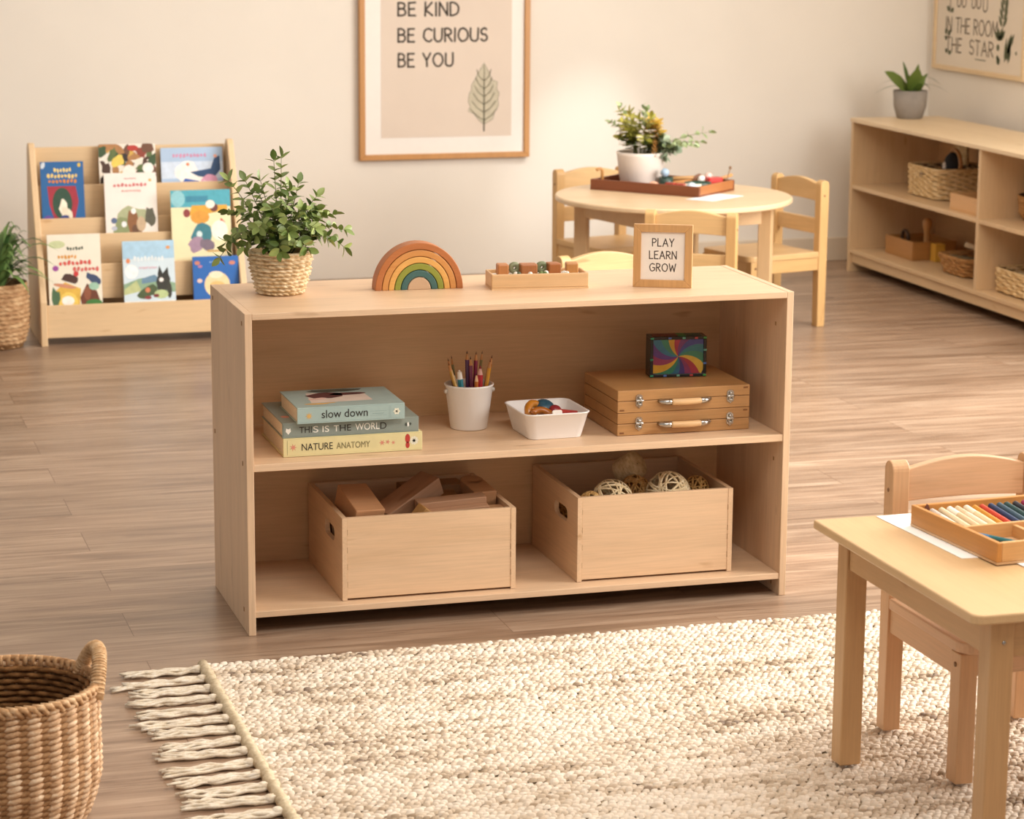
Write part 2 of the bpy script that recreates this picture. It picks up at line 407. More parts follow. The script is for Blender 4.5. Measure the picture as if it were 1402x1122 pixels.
# ------------------------------------------------------------------ plants
def leaf(m, base, d, up, L, Wd, fold=.25, curl=.2, shape=0):
    """one pointed oval blade from base along d, facing up"""
    d = Vector(d).normalized(); up = Vector(up); up = up - d*up.dot(d)
    up = up.normalized() if up.length > 1e-5 else d.orthogonal().normalized()
    sd = d.cross(up)
    prof = ((0,.12),(.2,.72),(.45,1),(.72,.8),(.9,.38),(1,.0)) if shape == 0 else ((0,.55),(.2,.75),(.45,.95),(.7,1),(.88,.6),(1,0))
    vs = []; fs = []
    for t, w in prof:
        c = Vector(base)+d*(L*t)-up*(curl*L*t*t)
        h = Wd*.5*w
        vs += [c-sd*h+up*h*fold, c, c+sd*h+up*h*fold]
    for i in range(len(prof)-1):
        a = i*3; fs += [(a, a+1, a+4, a+3), (a+1, a+2, a+5, a+4)]
    m.add(vs, fs, True)
def sprig(ml, ms, pts, r, n, L0, L1, Wr, g, twist=1.4, tip=True, start=.25):
    """a stem with opposite pairs of oval leaves"""
    P = [Vector(p) for p in pts]
    def at(t):
        x = t*(len(P)-1); i = min(int(x), len(P)-2); return P[i].lerp(P[i+1], x-i)
    fine = [at(k/10) for k in range(11)]
    ms.tube(fine, [r*(1-.6*k/10) for k in range(11)], 5)
    for k in range(n):
        t = start+(1-start)*k/(n-1 if n > 1 else 1)*.98
        p = at(t); d = (at(min(1, t+.05))-at(max(0, t-.05))).normalized()
        a = Vector((math.cos(k*twist), math.sin(k*twist), 0)); a = (a-d*a.dot(d))
        a = a.normalized() if a.length > .05 else d.orthogonal().normalized()
        L = (L0+(L1-L0)*k/max(1, n-1))*g.uniform(.85, 1.12)
        for sgn in (1, -1):
            dd = a*sgn+d*g.uniform(.45, .8)+Vector((g.uniform(-.2,.2), g.uniform(-.2,.2), g.uniform(-.15,.2)))
            leaf(ml, p+a*sgn*r, dd, d+Vector((0,0,.4)), L, L*Wr*g.uniform(.9, 1.1), curl=g.uniform(.05,.25))
    if tip: leaf(ml, P[-1], (P[-1]-P[-2]), Vector((g.uniform(-1,1), g.uniform(-1,1), .5)), L1, L1*Wr)
def curve3(a, b, lift, n=6):
    a = Vector(a); b = Vector(b); mid = (a+b)/2+Vector((0,0,lift))
    return [a*(1-t)**2+mid*2*t*(1-t)+b*t*t for t in [k/(n-1) for k in range(n)]]
def braid(m, prof, rows, per, amp, n=None, c=(0,0,0)):
    """coiled plait: every row a fat strand whose bulge runs in slanted twists"""
    n = n or per*6; vs = []; fs = []; sub = 6; H = prof[-1][1]-prof[0][1]
    def rad(z):
        for (r0, z0), (r1, z1) in zip(prof, prof[1:]):
            if z <= z1+1e-9: return r0+(r1-r0)*(z-z0)/(z1-z0)
        return prof[-1][0]
    g = random.Random(3); J = rows*sub+1
    jit = [[g.uniform(.6, 1.25) for _ in range(per)] for _ in range(rows+1)]; ph = [g.uniform(0, 1) for _ in range(rows+1)]
    for j in range(J):
        row = min(j//sub, rows-1); u = (j-row*sub)/sub; z = prof[0][1]+H*j/(J-1)
        for k in range(n):
            th = k/n; q = th*per+ph[row]+u*.9; ci = int(q) % per; fr = q-int(q)
            bulge = (math.sin(PI*u)**.7)*(0.35+.65*math.sin(PI*fr)**.8)*jit[row][ci]
            R = rad(z)+amp*(bulge-.35); a = 2*PI*th
            vs.append((c[0]+R*math.cos(a), c[1]+R*math.sin(a), c[2]+z))
    for j in range(J-1):
        for k in range(n):
            k2 = (k+1) % n; fs.append((j*n+k, j*n+k2, (j+1)*n+k2, (j+1)*n+k))
    m.add(vs, fs, True)
def weave(m, path, rows, stakes, r, amp, z0, dz, n=None, squash=1.0):
    """rows of round strands passing in and out of upright stakes; path(a, z) -> (x, y)"""
    n = n or stakes*5
    for j in range(rows):
        z = z0+dz*j; P = []
        for k in range(n):
            a = 2*PI*k/n; s = amp*math.sin(a*stakes/2+PI*(j % 2)); x, y = path(a, z, s)
            P.append((x, y, z+.15*dz*math.cos(a*stakes/2+PI*(j % 2))))
        m.tube(P, r, 6, closed=True)

g = random.Random(11)
pp = thing('potted_plant', 'green small-leaved plant in a straw-coloured woven pot on left end of the shelf top', 'plant', (.126, .25, TOPZ))
quick('woven_pot', straw('a8834f', 'dfc297', 'f3e2c2', scale=55), pp, lambda m: braid(m, [(.046,0),(.051,.012),(.062,.055),(.066,.093)], 11, 24, .0095))
def liner(m):
    m.lathe([(.058,.088),(.056,.05),(.045,.002)], 32, capb=False, capt=True); m.lathe([(.046,.0),(.058,.088),(.0655,.0925)], 32, capb=True)
quick('pot_liner', straw('8a6a3e', 'b0905e', 'c9aa78', scale=38), pp, liner)
quick('soil', plain('3b2a1c', rough=.95, var=.3, scale=90), pp, lambda m: m.lathe([(.056,.078),(.03,.082),(.002,.084)], 24, capb=True))
ml, ms = MB(), MB()
tips = [((-.014,-.01,.205+.08),.0),((.004,.0,.21+.08),.0),((-.112,-.01,.245),.03),((-.136,-.03,.085),.085),((-.125,-.05,.12),.07),((.133,-.03,.135),.06),((.128,-.05,.10),.075),
        ((.115,.0,.165),.04),((.045,.02,.232),.01),((-.07,.02,.24),.02),((.08,.0,.205),.03),((-.10,.05,.17),.05),((.10,.05,.16),.05),((-.03,.06,.235),.02),((.03,.07,.22),.02),
        ((-.06,-.07,.15),.06),((.0,-.085,.14),.06),((.06,-.075,.145),.06),((-.03,-.06,.19),.04),((.035,-.055,.185),.04),((-.085,-.03,.185),.04),((.07,-.03,.18),.04),
        ((.015,-.03,.222),.02),((-.045,.0,.215),.02),((-.09,-.06,.11),.06),((.09,-.06,.12),.06),((.0,.08,.17),.04),((-.02,-.09,.10),.05),((.04,-.09,.105),.05)]
for k, (t, lift) in enumerate(tips):
    b0 = (t[0]*.15, t[1]*.15, .082)
    sprig(ml, ms, curve3(b0, t, lift), .0016, 8, .0295, .0245, .60, g, start=.3 if k < 2 else .22)
for k in range(150):
    a = g.uniform(0, 2*PI); r = g.uniform(.01, .078); z = g.uniform(.10, .185)
    leaf(ml, (r*math.cos(a), r*math.sin(a), z), (math.cos(a), math.sin(a), g.uniform(-.4, .8)), (g.uniform(-.3,.3), g.uniform(-.3,.3), 1), g.uniform(.022,.032), g.uniform(.015,.020))
ml.build('foliage', leafmat('46621e', 'a2b066'), pp); ms.build('stems', plain('6b6a3a', rough=.6), pp)

# ------------------------------------------------------------------ stacking rainbow
rb = thing('rainbow_stacker', 'wooden stacking rainbow toy in earthy colours standing on the shelf top', 'toy', (.4245, .245, TOPZ-.0004), -.04)
cols = ['b8703c', 'cf8f4c', 'e0a95a', '8f9436', '3f6560', 'c8a684']
rad_ = [.0965, .0815, .0675, .0540, .0400, .0255]
for k in range(6):
    r1 = rad_[k]; r0 = rad_[k+1]+.0012 if k < 5 else 0; hk = 1.055
    out = [(r1*math.cos(PI*i/36), r1*hk*math.sin(PI*i/36)) for i in range(37)]
    inn = [(r0*math.cos(PI*i/36), r0*hk*math.sin(PI*i/36)) for i in range(36, -1, -1)] if r0 else []
    o = quick('arch', wood(cols[k], 'x', contrast=.07, fine=.06, knots=.1, rough=.5), rb, lambda m: m.prism(out+inn, -.021, .021, 'xz'), .0016)
    o['label'] = ['burnt orange outer arch', 'orange arch', 'yellow ochre arch', 'olive green arch', 'dark teal arch', 'tan half-round core'][k]

# ------------------------------------------------------------------ small tray with cubes
PINE = wood('dcb585', 'x', contrast=.08, fine=.06, knots=.2)
tr = thing('block_tray', 'shallow light wooden tray of brown cubes on the shelf top', 'tray', (.682, .205, TOPZ-.0004), -.10)
TW, TD, TH, TT = .213, .080, .034, .005
bx('bottom', PINE, tr, -TW/2, TW/2, -TD/2, TD/2, 0, .004, 0)
bx('side', PINE, tr, -TW/2, TW/2, -TD/2, -TD/2+TT, .004, TH)
bx('side', PINE, tr, -TW/2, TW/2, TD/2-TT, TD/2, .004, TH)
for s in (-1, 1):
    x = s*(TW/2-TT/2); bx('end', PINE, tr, x-TT/2, x+TT/2, -TD/2+TT, TD/2-TT, .004, TH)
def in_tray(x, y, z, c=(.682, .205, TOPZ-.0004), a=-.10):
    return (c[0]+x*math.cos(a)-y*math.sin(a), c[1]+x*math.sin(a)+y*math.cos(a), c[2]+z)
cubes = [(-.0755, .0, .024, .034, 'leftmost brown wooden cube in the shallow tray on the shelf top', .0), (-.0195, -.004, .037, .034, 'wide brown cube with a notch, second from left in the shelf-top tray', .0),
         (.0375, .002, .028, .032, 'dark brown wooden cube, third from left in the shelf-top tray', .1), (.078, .0, .027, .030, 'rightmost light brown cube in the shelf-top tray', -.1)]
for i, (x, y, w_, h_, lab, a) in enumerate(cubes):
    o = quick('wooden_cube', wood(['bb7a44','a8683a','a5622f','c2874a'][i], 'z', contrast=.08, knots=.1), None, lambda m: m.box(-w_/2, w_/2, -.015, .015, 0, .0245), .003)
    o.location = in_tray(x, y+.004, .0267); o.rotation_euler = (0, 0, -.10+a); tag(o, lab, 'block', 'brown cubes in the shelf-top tray')
sm_ = [('ring', -.0475, .012, 'olive wooden disc standing between the first two cubes', '8d9270', 'disc'), ('ring', .0135, .014, 'green wooden disc standing between the middle cubes', '7f8a66', 'disc'),
       ('bead', -.0505, -.022, 'white bead in front of the gap after the first cube', 'ece6da', 'bead'), ('bead', -.0445, -.024, 'dark green bead beside the white one at the first gap', '4c5a3e', 'bead'),
       ('bead', -.0200, -.0275, 'white bead in front of the wide notched cube', 'efe6d8', 'bead'), ('bead', .006, -.022, 'green bead on left of the middle gap of the tray', '6d8048', 'bead'),
       ('bead', .0135, -.024, 'leaf green bead at centre of the middle gap of the tray', '55703a', 'bead'), ('bead', .0185, -.012, 'white bead behind the green beads in the tray', 'f0e9de', 'bead'),
       ('bead', .0565, -.020, 'white bead left of the rightmost cube', 'efe8dc', 'bead'), ('bead', .0610, -.026, 'cream bead touching the rightmost cube', 'e5dccb', 'bead')]
for k_, x, y, lab, col, cat in sm_:
    m = MB()
    if k_ == 'bead':
        prof = [(.0012,-.0045),(.003,-.0042),(.005,-.002),(.0054,0),(.005,.002),(.003,.0042),(.0012,.0045)]
        m.lathe(prof+[(.0012,-.0045)], 14, capb=False); zz = .0318
        o = m.build('bead', plain(col, rough=.45), None); o.location = in_tray(x, y, zz)
        o.rotation_euler = (.6, .3, x*90)
    else:
        m.lathe([(.003,-.006),(.0125,-.006),(.0135,0),(.0125,.006),(.003,.006),(.003,-.006)], 20, capb=False)
        o = m.build('wooden_disc', wood(col, 'x'), None); o.location = in_tray(x, y, .0402); o.rotation_euler = (PI/2, 0, -.1)
    tag(o, lab, cat, 'small pieces in the shelf-top tray')
bx('felt_lining', plain('e9e2d6', rough=.95, var=.08, scale=200, bump=.4), tr, -.099, .099, -.0345, .0345, .004, .0265, .002)

# ------------------------------------------------------------------ sign
sg = thing('sign_frame', 'small oak picture frame reading play learn grow on the shelf top', 'picture frame', (.945, .130, TOPZ-.0004), -.42)
FW, FH, FD, FB = .128, .137, .016, .0165
OAK = lambda ax: wood('cf9f66', ax, contrast=.08, fine=.08, knots=.1)
def lean(o): o.rotation_euler = (-.035, 0, 0)
fr = MB()
outer = [(-FW/2,0),(FW/2,0),(FW/2,FH),(-FW/2,FH)]; inner = [(-FW/2+FB,FB),(FW/2-FB,FB),(FW/2-FB,FH-FB),(-FW/2+FB,FH-FB)]
for i in range(4):
    j = (i+1) % 4; fr.prism([outer[i], outer[j], inner[j], inner[i]], -FD/2, FD/2, 'xz')
lean(fr.build('frame', OAK('z'), sg, .0009))
lean(bx('card', plain('efe6da', rough=.8, var=.015), sg, -FW/2+FB, FW/2-FB, -.002, .001, FB, FH-FB, 0))
lean(bx('backing', plain('b08a5c', rough=.8), sg, -FW/2+.004, FW/2-.004, .004, .0078, .004, FH-.004, 0))
hh = .0162
for i, t in enumerate(('PLAY', 'LEARN', 'GROW')):
    m = MB(); ww = letter_width(t, .26)*hh*.92
    strokes(m, t, -ww/2, .0895-i*.0272, hh, .00125, lambda a, b, d: (a, -.0021-d*.001, b), gap=.26, seed=i, wide=.92)
    lean(m.build('lettering', plain('4a4038', rough=.8), sg))
quick('easel_leg', OAK('z'), sg, lambda m: m.prism([(.0075,.09),(.0105,.09),(.050,.0),(.045,.0)], -.012, .012, 'yz'))

# =================================================================== MIDDLE SHELF
PAGE = plain('e6d8c0', rough=.9, var=.10, scale=300)
def shelf_book(label, x, y, w_, d, h, z, rz, cover, spine_fn, top_fn=None, topmats=None, spinemats=None):
    """hardback lying flat, spine to the front"""
    t = thing('book', label, 'book', (x, y, z+UP), rz, 'hardbacks stacked on the middle shelf')
    cm = plain(cover, rough=.5, var=.05, scale=25); k = .0025
    m = MB(); m.box(-w_/2, w_/2, 0, d, 0, k); m.box(-w_/2, w_/2, 0, d, h-k, h)
    m.box(-w_/2, w_/2, 0, .004, k, h-k)
    m.build('cover', cm, t, .0008)
    bx('pages', PAGE, t, -w_/2+.003, w_/2-.003, .004, d-.004, k, h-k, 0)
    place = lambda a, b, dd: (a, -.0002-dd, b)
    m = MB(); spine_fn(m, place, 0); m.build('lettering', spinemats, t)
    m = MB(); spine_fn(m, place, 1)
    for q in sorted(set(m.mi)):
        e = MB(); keep = [i for i in range(len(m.f)) if m.mi[i] == q]
        for i in keep: e.add([m.v[k] for k in m.f[i]], [tuple(range(len(m.f[i])))], False)
        e.build('spine_emblem', spinemats[q], t)
    if top_fn:
        m = MB(); top_fn(m); m.build('cover_art', topmats, t)
    return t
INK = plain('2f2a24', rough=.8); WHT = plain('f0ece2', rough=.8); CORAL = plain('d08872', rough=.8); RED = plain('b4392f', rough=.8)
GOLD = plain('cfa55e', rough=.8); PALE = plain('e2ddc6', rough=.8); BRN = plain('5a2f2a', rough=.8); PINK = plain('dcb9aa', rough=.8); GRN = plain('8a9273', rough=.8); GREYG = plain('a4aa9c', rough=.8)
def star(m, place, cx, cz, r, petals=7, inner=.35):
    pts = [(cx+r*(1 if k % 2 == 0 else inner)*math.cos(PI*k/petals), cz+r*(1 if k % 2 == 0 else inner)*math.sin(PI*k/petals)) for k in range(2*petals)]
    flat(m, place, pts)
def flat(m, place, pts, d=.0001):
    vs = [place(a, b, d) for a, b in pts]; m.add(vs, [tuple(range(len(vs)))], False)
def spine1(m, P, part):
    m.cur = 0
    if part == 0: font_text(m, 'NATURE', -.110, .0125, .021, P, .066)
    m.cur = 4
    if part == 0: font_text(m, 'ANATOMY', -.036, .0125, .019, P, .072)
    m.cur = 1
    if part == 1: star(m, P, -.128, .02, .0085)
    if part == 1: star(m, P, .062, .02, .007, 6)
    if part == 1: star(m, P, .074, .021, .006, 5)
    if part == 1: star(m, P, .086, .019, .005, 6)
    m.cur = 2
    if part == 1: flat(m, P, ell(.117, .026, .0055, .010, 12))
    if part == 1: flat(m, P, ell(.117, .012, .0045, .007, 12))
    m.cur = 3
    if part == 1: star(m, P, .131, .021, .010, 9, .8)
    m.cur = 5
    if part == 1: star(m, P, .131, .021, .006, 6)
    m.cur = 4
    if part == 1: flat(m, P, rc(-.141, .004, -.1403, .036))
b1 = shelf_book('pale yellow hardback lettered nature anatomy at the bottom of the book stack', .2365, .052, .298, .235, .0395, MIDZ, 0.0, 'dccf9a', spine1,
    spinemats=[INK, CORAL, RED, PALE, plain('7d7450', rough=.8), GRN])
def spine2(m, P, part):
    m.cur = 0
    if part == 0: font_text(m, 'THI', -.110, .0095, .0195, P, .026)
    m.cur = 1
    if part == 0: font_text(m, 'S', -.081, .0095, .0195, P, .011)
    if part == 0: font_text(m, 'IS', -.061, .0095, .0185, P, .014)
    if part == 0: font_text(m, 'T', -.037, .0095, .0185, P, .011)
    m.cur = 0
    if part == 0: font_text(m, 'HE', -.024, .0095, .0195, P, .024)
    m.cur = 1
    if part == 0: font_text(m, 'WORL', .009, .0095, .0205, P, .052)
    m.cur = 0
    if part == 0: font_text(m, 'D', .063, .0095, .0205, P, .013)
    m.cur = 1
    if part == 1: flat(m, P, [(-.1335,.0075),(-.139,.014),(-.138,.021),(-.1335,.019),(-.129,.021),(-.128,.014)])
    if part == 1: star(m, P, .123, .016, .006, 4, .4)
    m.cur = 2
    if part == 1: flat(m, P, ell(.1185, .016, .0025, .004))
    if part == 1: flat(m, P, ell(.1275, .017, .0025, .003))
    if part == 1: flat(m, P, rc(-.144,.003,-.1435,.028))
def top2(m):
    P = lambda a, b, d: (a, b, .0321+d*.1)
    m.cur = 0; flat(m, P, ell(-.128, .065, .008, .012, 10, .3, .3))
b2 = shelf_book('grey-green hardback lettered this is the world, in the middle of the stack', .2325, .055, .292, .225, .032, MIDZ+.0397, .0, '868f86', spine2, top2, [CORAL], [INK, WHT, plain('50554c', rough=.8)])
def spine3(m, P, part):
    m.cur = 0
    if part == 0: font_text(m, 'slow down', -.063, .0105, .0245, P, .098)
    m.cur = 1
    if part == 1: star(m, P, -.090, .016, .009, 8)
    m.cur = 2
    if part == 1: star(m, P, .097, .017, .008, 6, .7)
    m.cur = 1
    if part == 1: star(m, P, .097, .017, .004, 5)
    m.cur = 3
    if part == 1: flat(m, P, rc(.040, .0195, .076, .0201))
    if part == 1: flat(m, P, rc(.040, .0105, .076, .0111))
    if part == 1: flat(m, P, rc(.084, .004, .0845, .030))
    if part == 1: flat(m, P, rc(.081, .004, .0815, .030))
    if part == 1: flat(m, P, rc(.045,.014,.070,.0155))
def top3(m):
    P = lambda a, b, d: (a, b, .0341+d*.1)
    m.cur = 0; flat(m, P, [(-.075,.045),(.058,.050),(.055,.135),(-.066,.150)])
    P2 = lambda a, b, d: (a, b, .0342+d*.1)
    m.cur = 1; flat(m, P2, ell(-.030, .118, .042, .030, 16, .2, .12, 3)); flat(m, P2, ell(.02, .125, .04, .013, 14, .0, .1, 5))
    P3 = lambda a, b, d: (a, b, .0343+d*.1)
    m.cur = 2; flat(m, P3, ell(-.052, .085, .022, .010, 14, .3, .15, 4)); m.cur = 3; flat(m, P2, ell(0, .165, .06, .016, 16, 0, .1, 8)); m.cur = 4; flat(m, P2, ell(-.06, .035, .03, .008, 12, .1, .3, 2))
b3 = shelf_book('light blue-green hardback lettered slow down on top of the book stack', .2295, .038, .229, .185, .034, MIDZ+.0719, .0, '9fb3ad', spine3, top3, [plain('d8c7b8', rough=.7), BRN, PINK, plain('4c5246', rough=.7), GOLD], [INK, GOLD, PALE, plain('8fa39e', rough=.8)])

# ------------------------------------------------------------------ pencil bucket
WHITEMETAL = plain('eae5df', rough=.38, var=.015, scale=8)
bk = thing('pencil_bucket', 'white enamelled metal bucket full of coloured pencils on the middle shelf', 'bucket', (.541, .245, MIDZ+UP))
def bucket(m):
    m.lathe([(.0395,0),(.041,.002),(.0525,.094),(.0545,.096),(.0545,.0985),(.0525,.0995),(.0508,.097),(.040,.006),(.003,.005)], 40, capb=True)
quick('pail', WHITEMETAL, bk, bucket)
for s in (-1, 1):
    def ear(m):
        m.lathe([(.001,0),(.0055,0),(.0055,.003),(.0035,.006),(.001,.0065)], 14, capb=False); m.xf(Matrix.Translation((s*.051, -.004, .084)) @ Matrix.Rotation(s*PI/2, 4, 'Y'), 0)
    quick('handle_ear', plain('d8d2c8', rough=.3, metal=.4), bk, ear)
def pencil(label, x, y, lean_x, lean_y, L, r, col, tip='c98f5a', lead=None, group='pencils in the white bucket', blunt=False):
    p = thing('coloured_pencil', label, 'pencil', (.541+x, .245+y, MIDZ+.0075), 0, group)
    d = Vector((lean_x, lean_y, 1)).normalized()
    q = d.to_track_quat('Z', 'Y')
    def body(m): m.lathe([(r*.9,0),(r,.001),(r,L-.02)], 6, capb=True, capt=True, smooth=False)
    def cone(m): m.lathe([(r*.98,L-.02),(r*.35,L-.006)] if not blunt else [(r*.98,L-.02),(r*.8,L-.004)], 8, capb=False, capt=True)
    def led(m): m.lathe([(r*.38,L-.0065),(r*.06,L)] if not blunt else [(r*.5,L-.0045),(r*.3,L)], 8, capb=True, capt=True)
    for nm, mm, fn in (('barrel', plain(col, rough=.35, coat=.2), body), ('sharpened_wood', plain(tip, rough=.7), cone), ('lead', plain(lead or '4a2c1c', rough=.6), led)):
        o = quick(nm, mm, p, fn); o.rotation_mode = 'QUATERNION'; o.rotation_quaternion = q
pencil('ochre pencil leaning furthest left in the white bucket', -.008, -.022, -.30, .05, .150, .0042, 'b98b2c', lead='7a4a20')
pencil('brown paintbrush-thin pencil second from left in the bucket', -.014, .004, -.20, .10, .150, .0034, 'a06a34')
pencil('thin green-brown pencil standing behind the teal marker', -.012, .018, -.14, .06, .152, .003, '7e7a45')
pencil('teal marker with a white end in the bucket', -.013, -.016, -.11, .0, .126, .0062, '1f7f8c', tip='ece6dc', lead='ece6dc', blunt=True)
pencil('green marker pencil behind the teal one', -.020, .0, -.12, .02, .118, .0045, '3c8a5a', tip='d8c9a8')
pencil('tall purple pencil left of centre in the bucket', .001, .006, -.02, .02, .163, .0046, '5b2b58')
pencil('plum pencil beside the tall purple one', .006, -.004, -.02, .02, .152, .004, '7c3450')
pencil('short orange pencil at the bucket front centre', .008, -.024, .02, .0, .120, .0045, 'c2702c', tip='e0b98a')
pencil('thick red pencil standing upright at right of centre', .016, -.020, .03, .0, .134, .0066, 'b3202c', tip='d9a79a', lead='8c1c28')
pencil('magenta pencil behind the thick red one', .012, .008, .05, .03, .160, .0045, '8c1f4c', lead='6c4a2c')
pencil('thin olive pencil leaning right behind the yellow one', .016, .016, .13, .04, .160, .003, '8b7c3e', lead='4a3a20')
pencil('yellow pencil leaning right in the bucket', .022, -.012, .16, .0, .148, .0045, 'd99a2b', lead='8a4a24')
pencil('orange brown pencil leaning furthest right in the bucket', .020, .002, .23, .03, .155, .0044, 'c27a2a', lead='6a3420')

# ------------------------------------------------------------------ white bin
bn = thing('plastic_bin', 'white square plastic bin of coloured pieces on the middle shelf', 'bin', (.691, .152, MIDZ+UP), .03)
def rr(w_, d, r, n=6):
    o = []
    for cx, cy, a0 in ((w_/2-r, d/2-r, 0), (-w_/2+r, d/2-r, 90), (-w_/2+r, -d/2+r, 180), (w_/2-r, -d/2+r, 270)):
        o += arc(cx, cy, r, r, a0, a0+90, n)
    return o
def loft(m, rings, capb=True, capt=False):
    n = len(rings[0][0]); vs = []; fs = []
    for pts, z in rings: vs += [(a, b, z) for a, b in pts]
    for j in range(len(rings)-1):
        for k in range(n):
            k2 = (k+1) % n; fs.append((j*n+k, j*n+k2, (j+1)*n+k2, (j+1)*n+k))
    m.add(vs, fs, True)
    L = len(m.v)-n*len(rings)
    if capb: m.add([(a, b, rings[0][1]) for a, b in rings[0][0]], [tuple(range(n-1, -1, -1))], False)
    if capt: m.add([(a, b, rings[-1][1]) for a, b in rings[-1][0]], [tuple(range(n))], False)
def binf(m):
    loft(m, [(rr(.119,.134,.016),0),(rr(.122,.137,.018),.003),(rr(.146,.162,.021),.054),(rr(.151,.167,.022),.0555),(rr(.151,.167,.022),.0572),(rr(.146,.162,.021),.0578),(rr(.142,.158,.020),.056),(rr(.119,.134,.016),.004)], True, True)
quick('tub', plain('f0ece8', rough=.35, var=.01, scale=6), bn, binf)
def in_bin(x, y, z): return (.691+x, .152+y, MIDZ+z)
def piece(name, label, col, fn, loc, rot=(0,0,0), rough=.35, metal=0.0, coat=.3):
    o = quick(name, plain(col, rough=rough, metal=metal, coat=coat), None, fn, 0); o.location = in_bin(*loc); o.rotation_euler = rot
    return tag(o, label, 'toy piece', 'coloured pieces in the white bin')
def gem(r, h): return lambda m: m.lathe([(r*.3,0),(r,h*.3),(r,h*.55),(r*.55,h),(.001,h)], 14, capb=True)
piece('wooden_ring_piece', 'amber curved piece at left in the white bin', 'b8741c', lambda m: m.tube(arc(0,0,.022,.022,-20,200,14), .009, 10), (-.022, .012, .042), (1.1, .2, .5))
piece('wooden_ring_piece', 'lower orange brown curved piece at left front of the bin', 'a8601c', lambda m: m.tube(arc(0,0,.024,.020,0,170,14), .008, 10), (-.016, -.022, .038), (.7, .3, -.3))
piece('glass_gem', 'silvery pebble at the front left inside the white bin', 'b9aba4', gem(.012, .014), (-.032, -.048, .034), (.3,.3,0), .15)
piece('toy_dish', 'dark teal rounded piece at the back of the white bin', '234f62', gem(.022, .020), (.002, .026, .046), (.6, .1, 0))
piece('toy_ball', 'dark red ball in the middle of the white bin', '8e2430', lambda m: m.ball((0,0,0), .0155, 18, 12), (.020, .004, .0445))
piece('letter_tile', 'square white tile standing at the front of the bin', 'ece2d6', lambda m: m.prism(rr(.022,.020,.003), -.003, .003, 'xz'), (.010, -.046, .048), (-.5, 0, .05))
piece('toy_strip', 'flat red stick lying right of the white tile in the bin', 'c0403c', lambda m: m.box(-.022,.022,-.005,.005,-.003,.003), (.036, -.034, .052), (0,.1,-.3))
piece('toy_strip', 'dark brown stick at the right end inside the bin', '6e4a34', lambda m: m.box(-.018,.018,-.004,.004,-.003,.003), (.046, -.018, .047), (0,.1,.1))
bx('liner', plain('d9cbb8', rough=.9), bn, -.056, .056, -.060, .060, .0045, .013, .004)

# ------------------------------------------------------------------ two wooden cases
CASEW = lambda ax: wood('b98a57', ax, contrast=.10, fine=.10, knots=.25, rough=.38)
CHROME = plain('b9b6b0', rough=.22, metal=1.0, var=.12, scale=120)
def case(label, z, h, x=.98):
    t = thing('wooden_case', label, 'case', (x, .073, z), 0, 'wooden cases on the middle shelf')
    w_, d = .306, .232; cut = h*.52
    bx('case_bottom', CASEW('x'), t, -w_/2, w_/2, 0, d, 0, cut-.0004, .0016)
    bx('lid', CASEW('x'), t, -w_/2, w_/2, 0, d, cut+.0004, h, .0016)
    for sx in (-.104, .107):
        def latch(m):
            P = [(-.0075,-.011),(-.002,-.0135),(0,-.017),(.002,-.0135),(.0075,-.011),(.0085,0),(.0075,.011),(.003,.0145),(-.003,.0145),(-.0075,.011),(-.0085,0)]
            m.prism([(sx+a, cut+b) for a, b in P], -.0022, .0002, 'xz')
            m.tube([(sx-.0085,-.004,cut+.001),(sx+.0085,-.004,cut+.001)], .0026, 10)
            m.ball((sx, -.004, cut+.007), (.004,.0035,.004), 10, 6); m.ball((sx, -.004, cut-.0075), (.0042,.0035,.0035), 10, 6)
            m.tube([(sx-.004,-.0045,cut+.004),(sx-.004,-.0055,cut-.008)], .0012, 6); m.tube([(sx+.004,-.0045,cut+.004),(sx+.004,-.0055,cut-.008)], .0012, 6)
        quick('latch', CHROME, t, latch, .0004, 1)
    hd = quick('handle', wood('dcb381', 'x', contrast=.05, rough=.35), t, lambda m: m.tube([(-.033+.0033*k, -.013-.0035*math.sin(PI*k/20), cut-.0035) for k in range(21)], [.0068+.0006*math.sin(PI*k/20) for k in range(21)], 14))
    for s in (-1, 1):
        def brk(m):
            m.tube([(s*.031,-.0125,cut-.0035),(s*.045,-.0105,cut-.0035),(s*.055,-.006,cut-.003),(s*.061,-.0015,cut-.003)], [.0072,.0062,.0055,.003], 12)
            m.tube([(s*.052,-.006,cut-.003),(s*.052,.001,cut-.003)], .003, 10)
        quick('handle_bracket', CHROME, hd, brk)
    for cx, cz in ((-.143, .006), (.143, h-.006)):
        quick('screw', plain('7a4c26', rough=.5), t, lambda m: m.cbox((cx, -.0002, cz), (.010, .001, .0035)), 0)
    return t
case('wooden case with chrome latches resting directly on the middle shelf', MIDZ+UP, .0495)
case('upper wooden case with chrome latches, a colourful box on its lid', MIDZ+.0509, .0495)

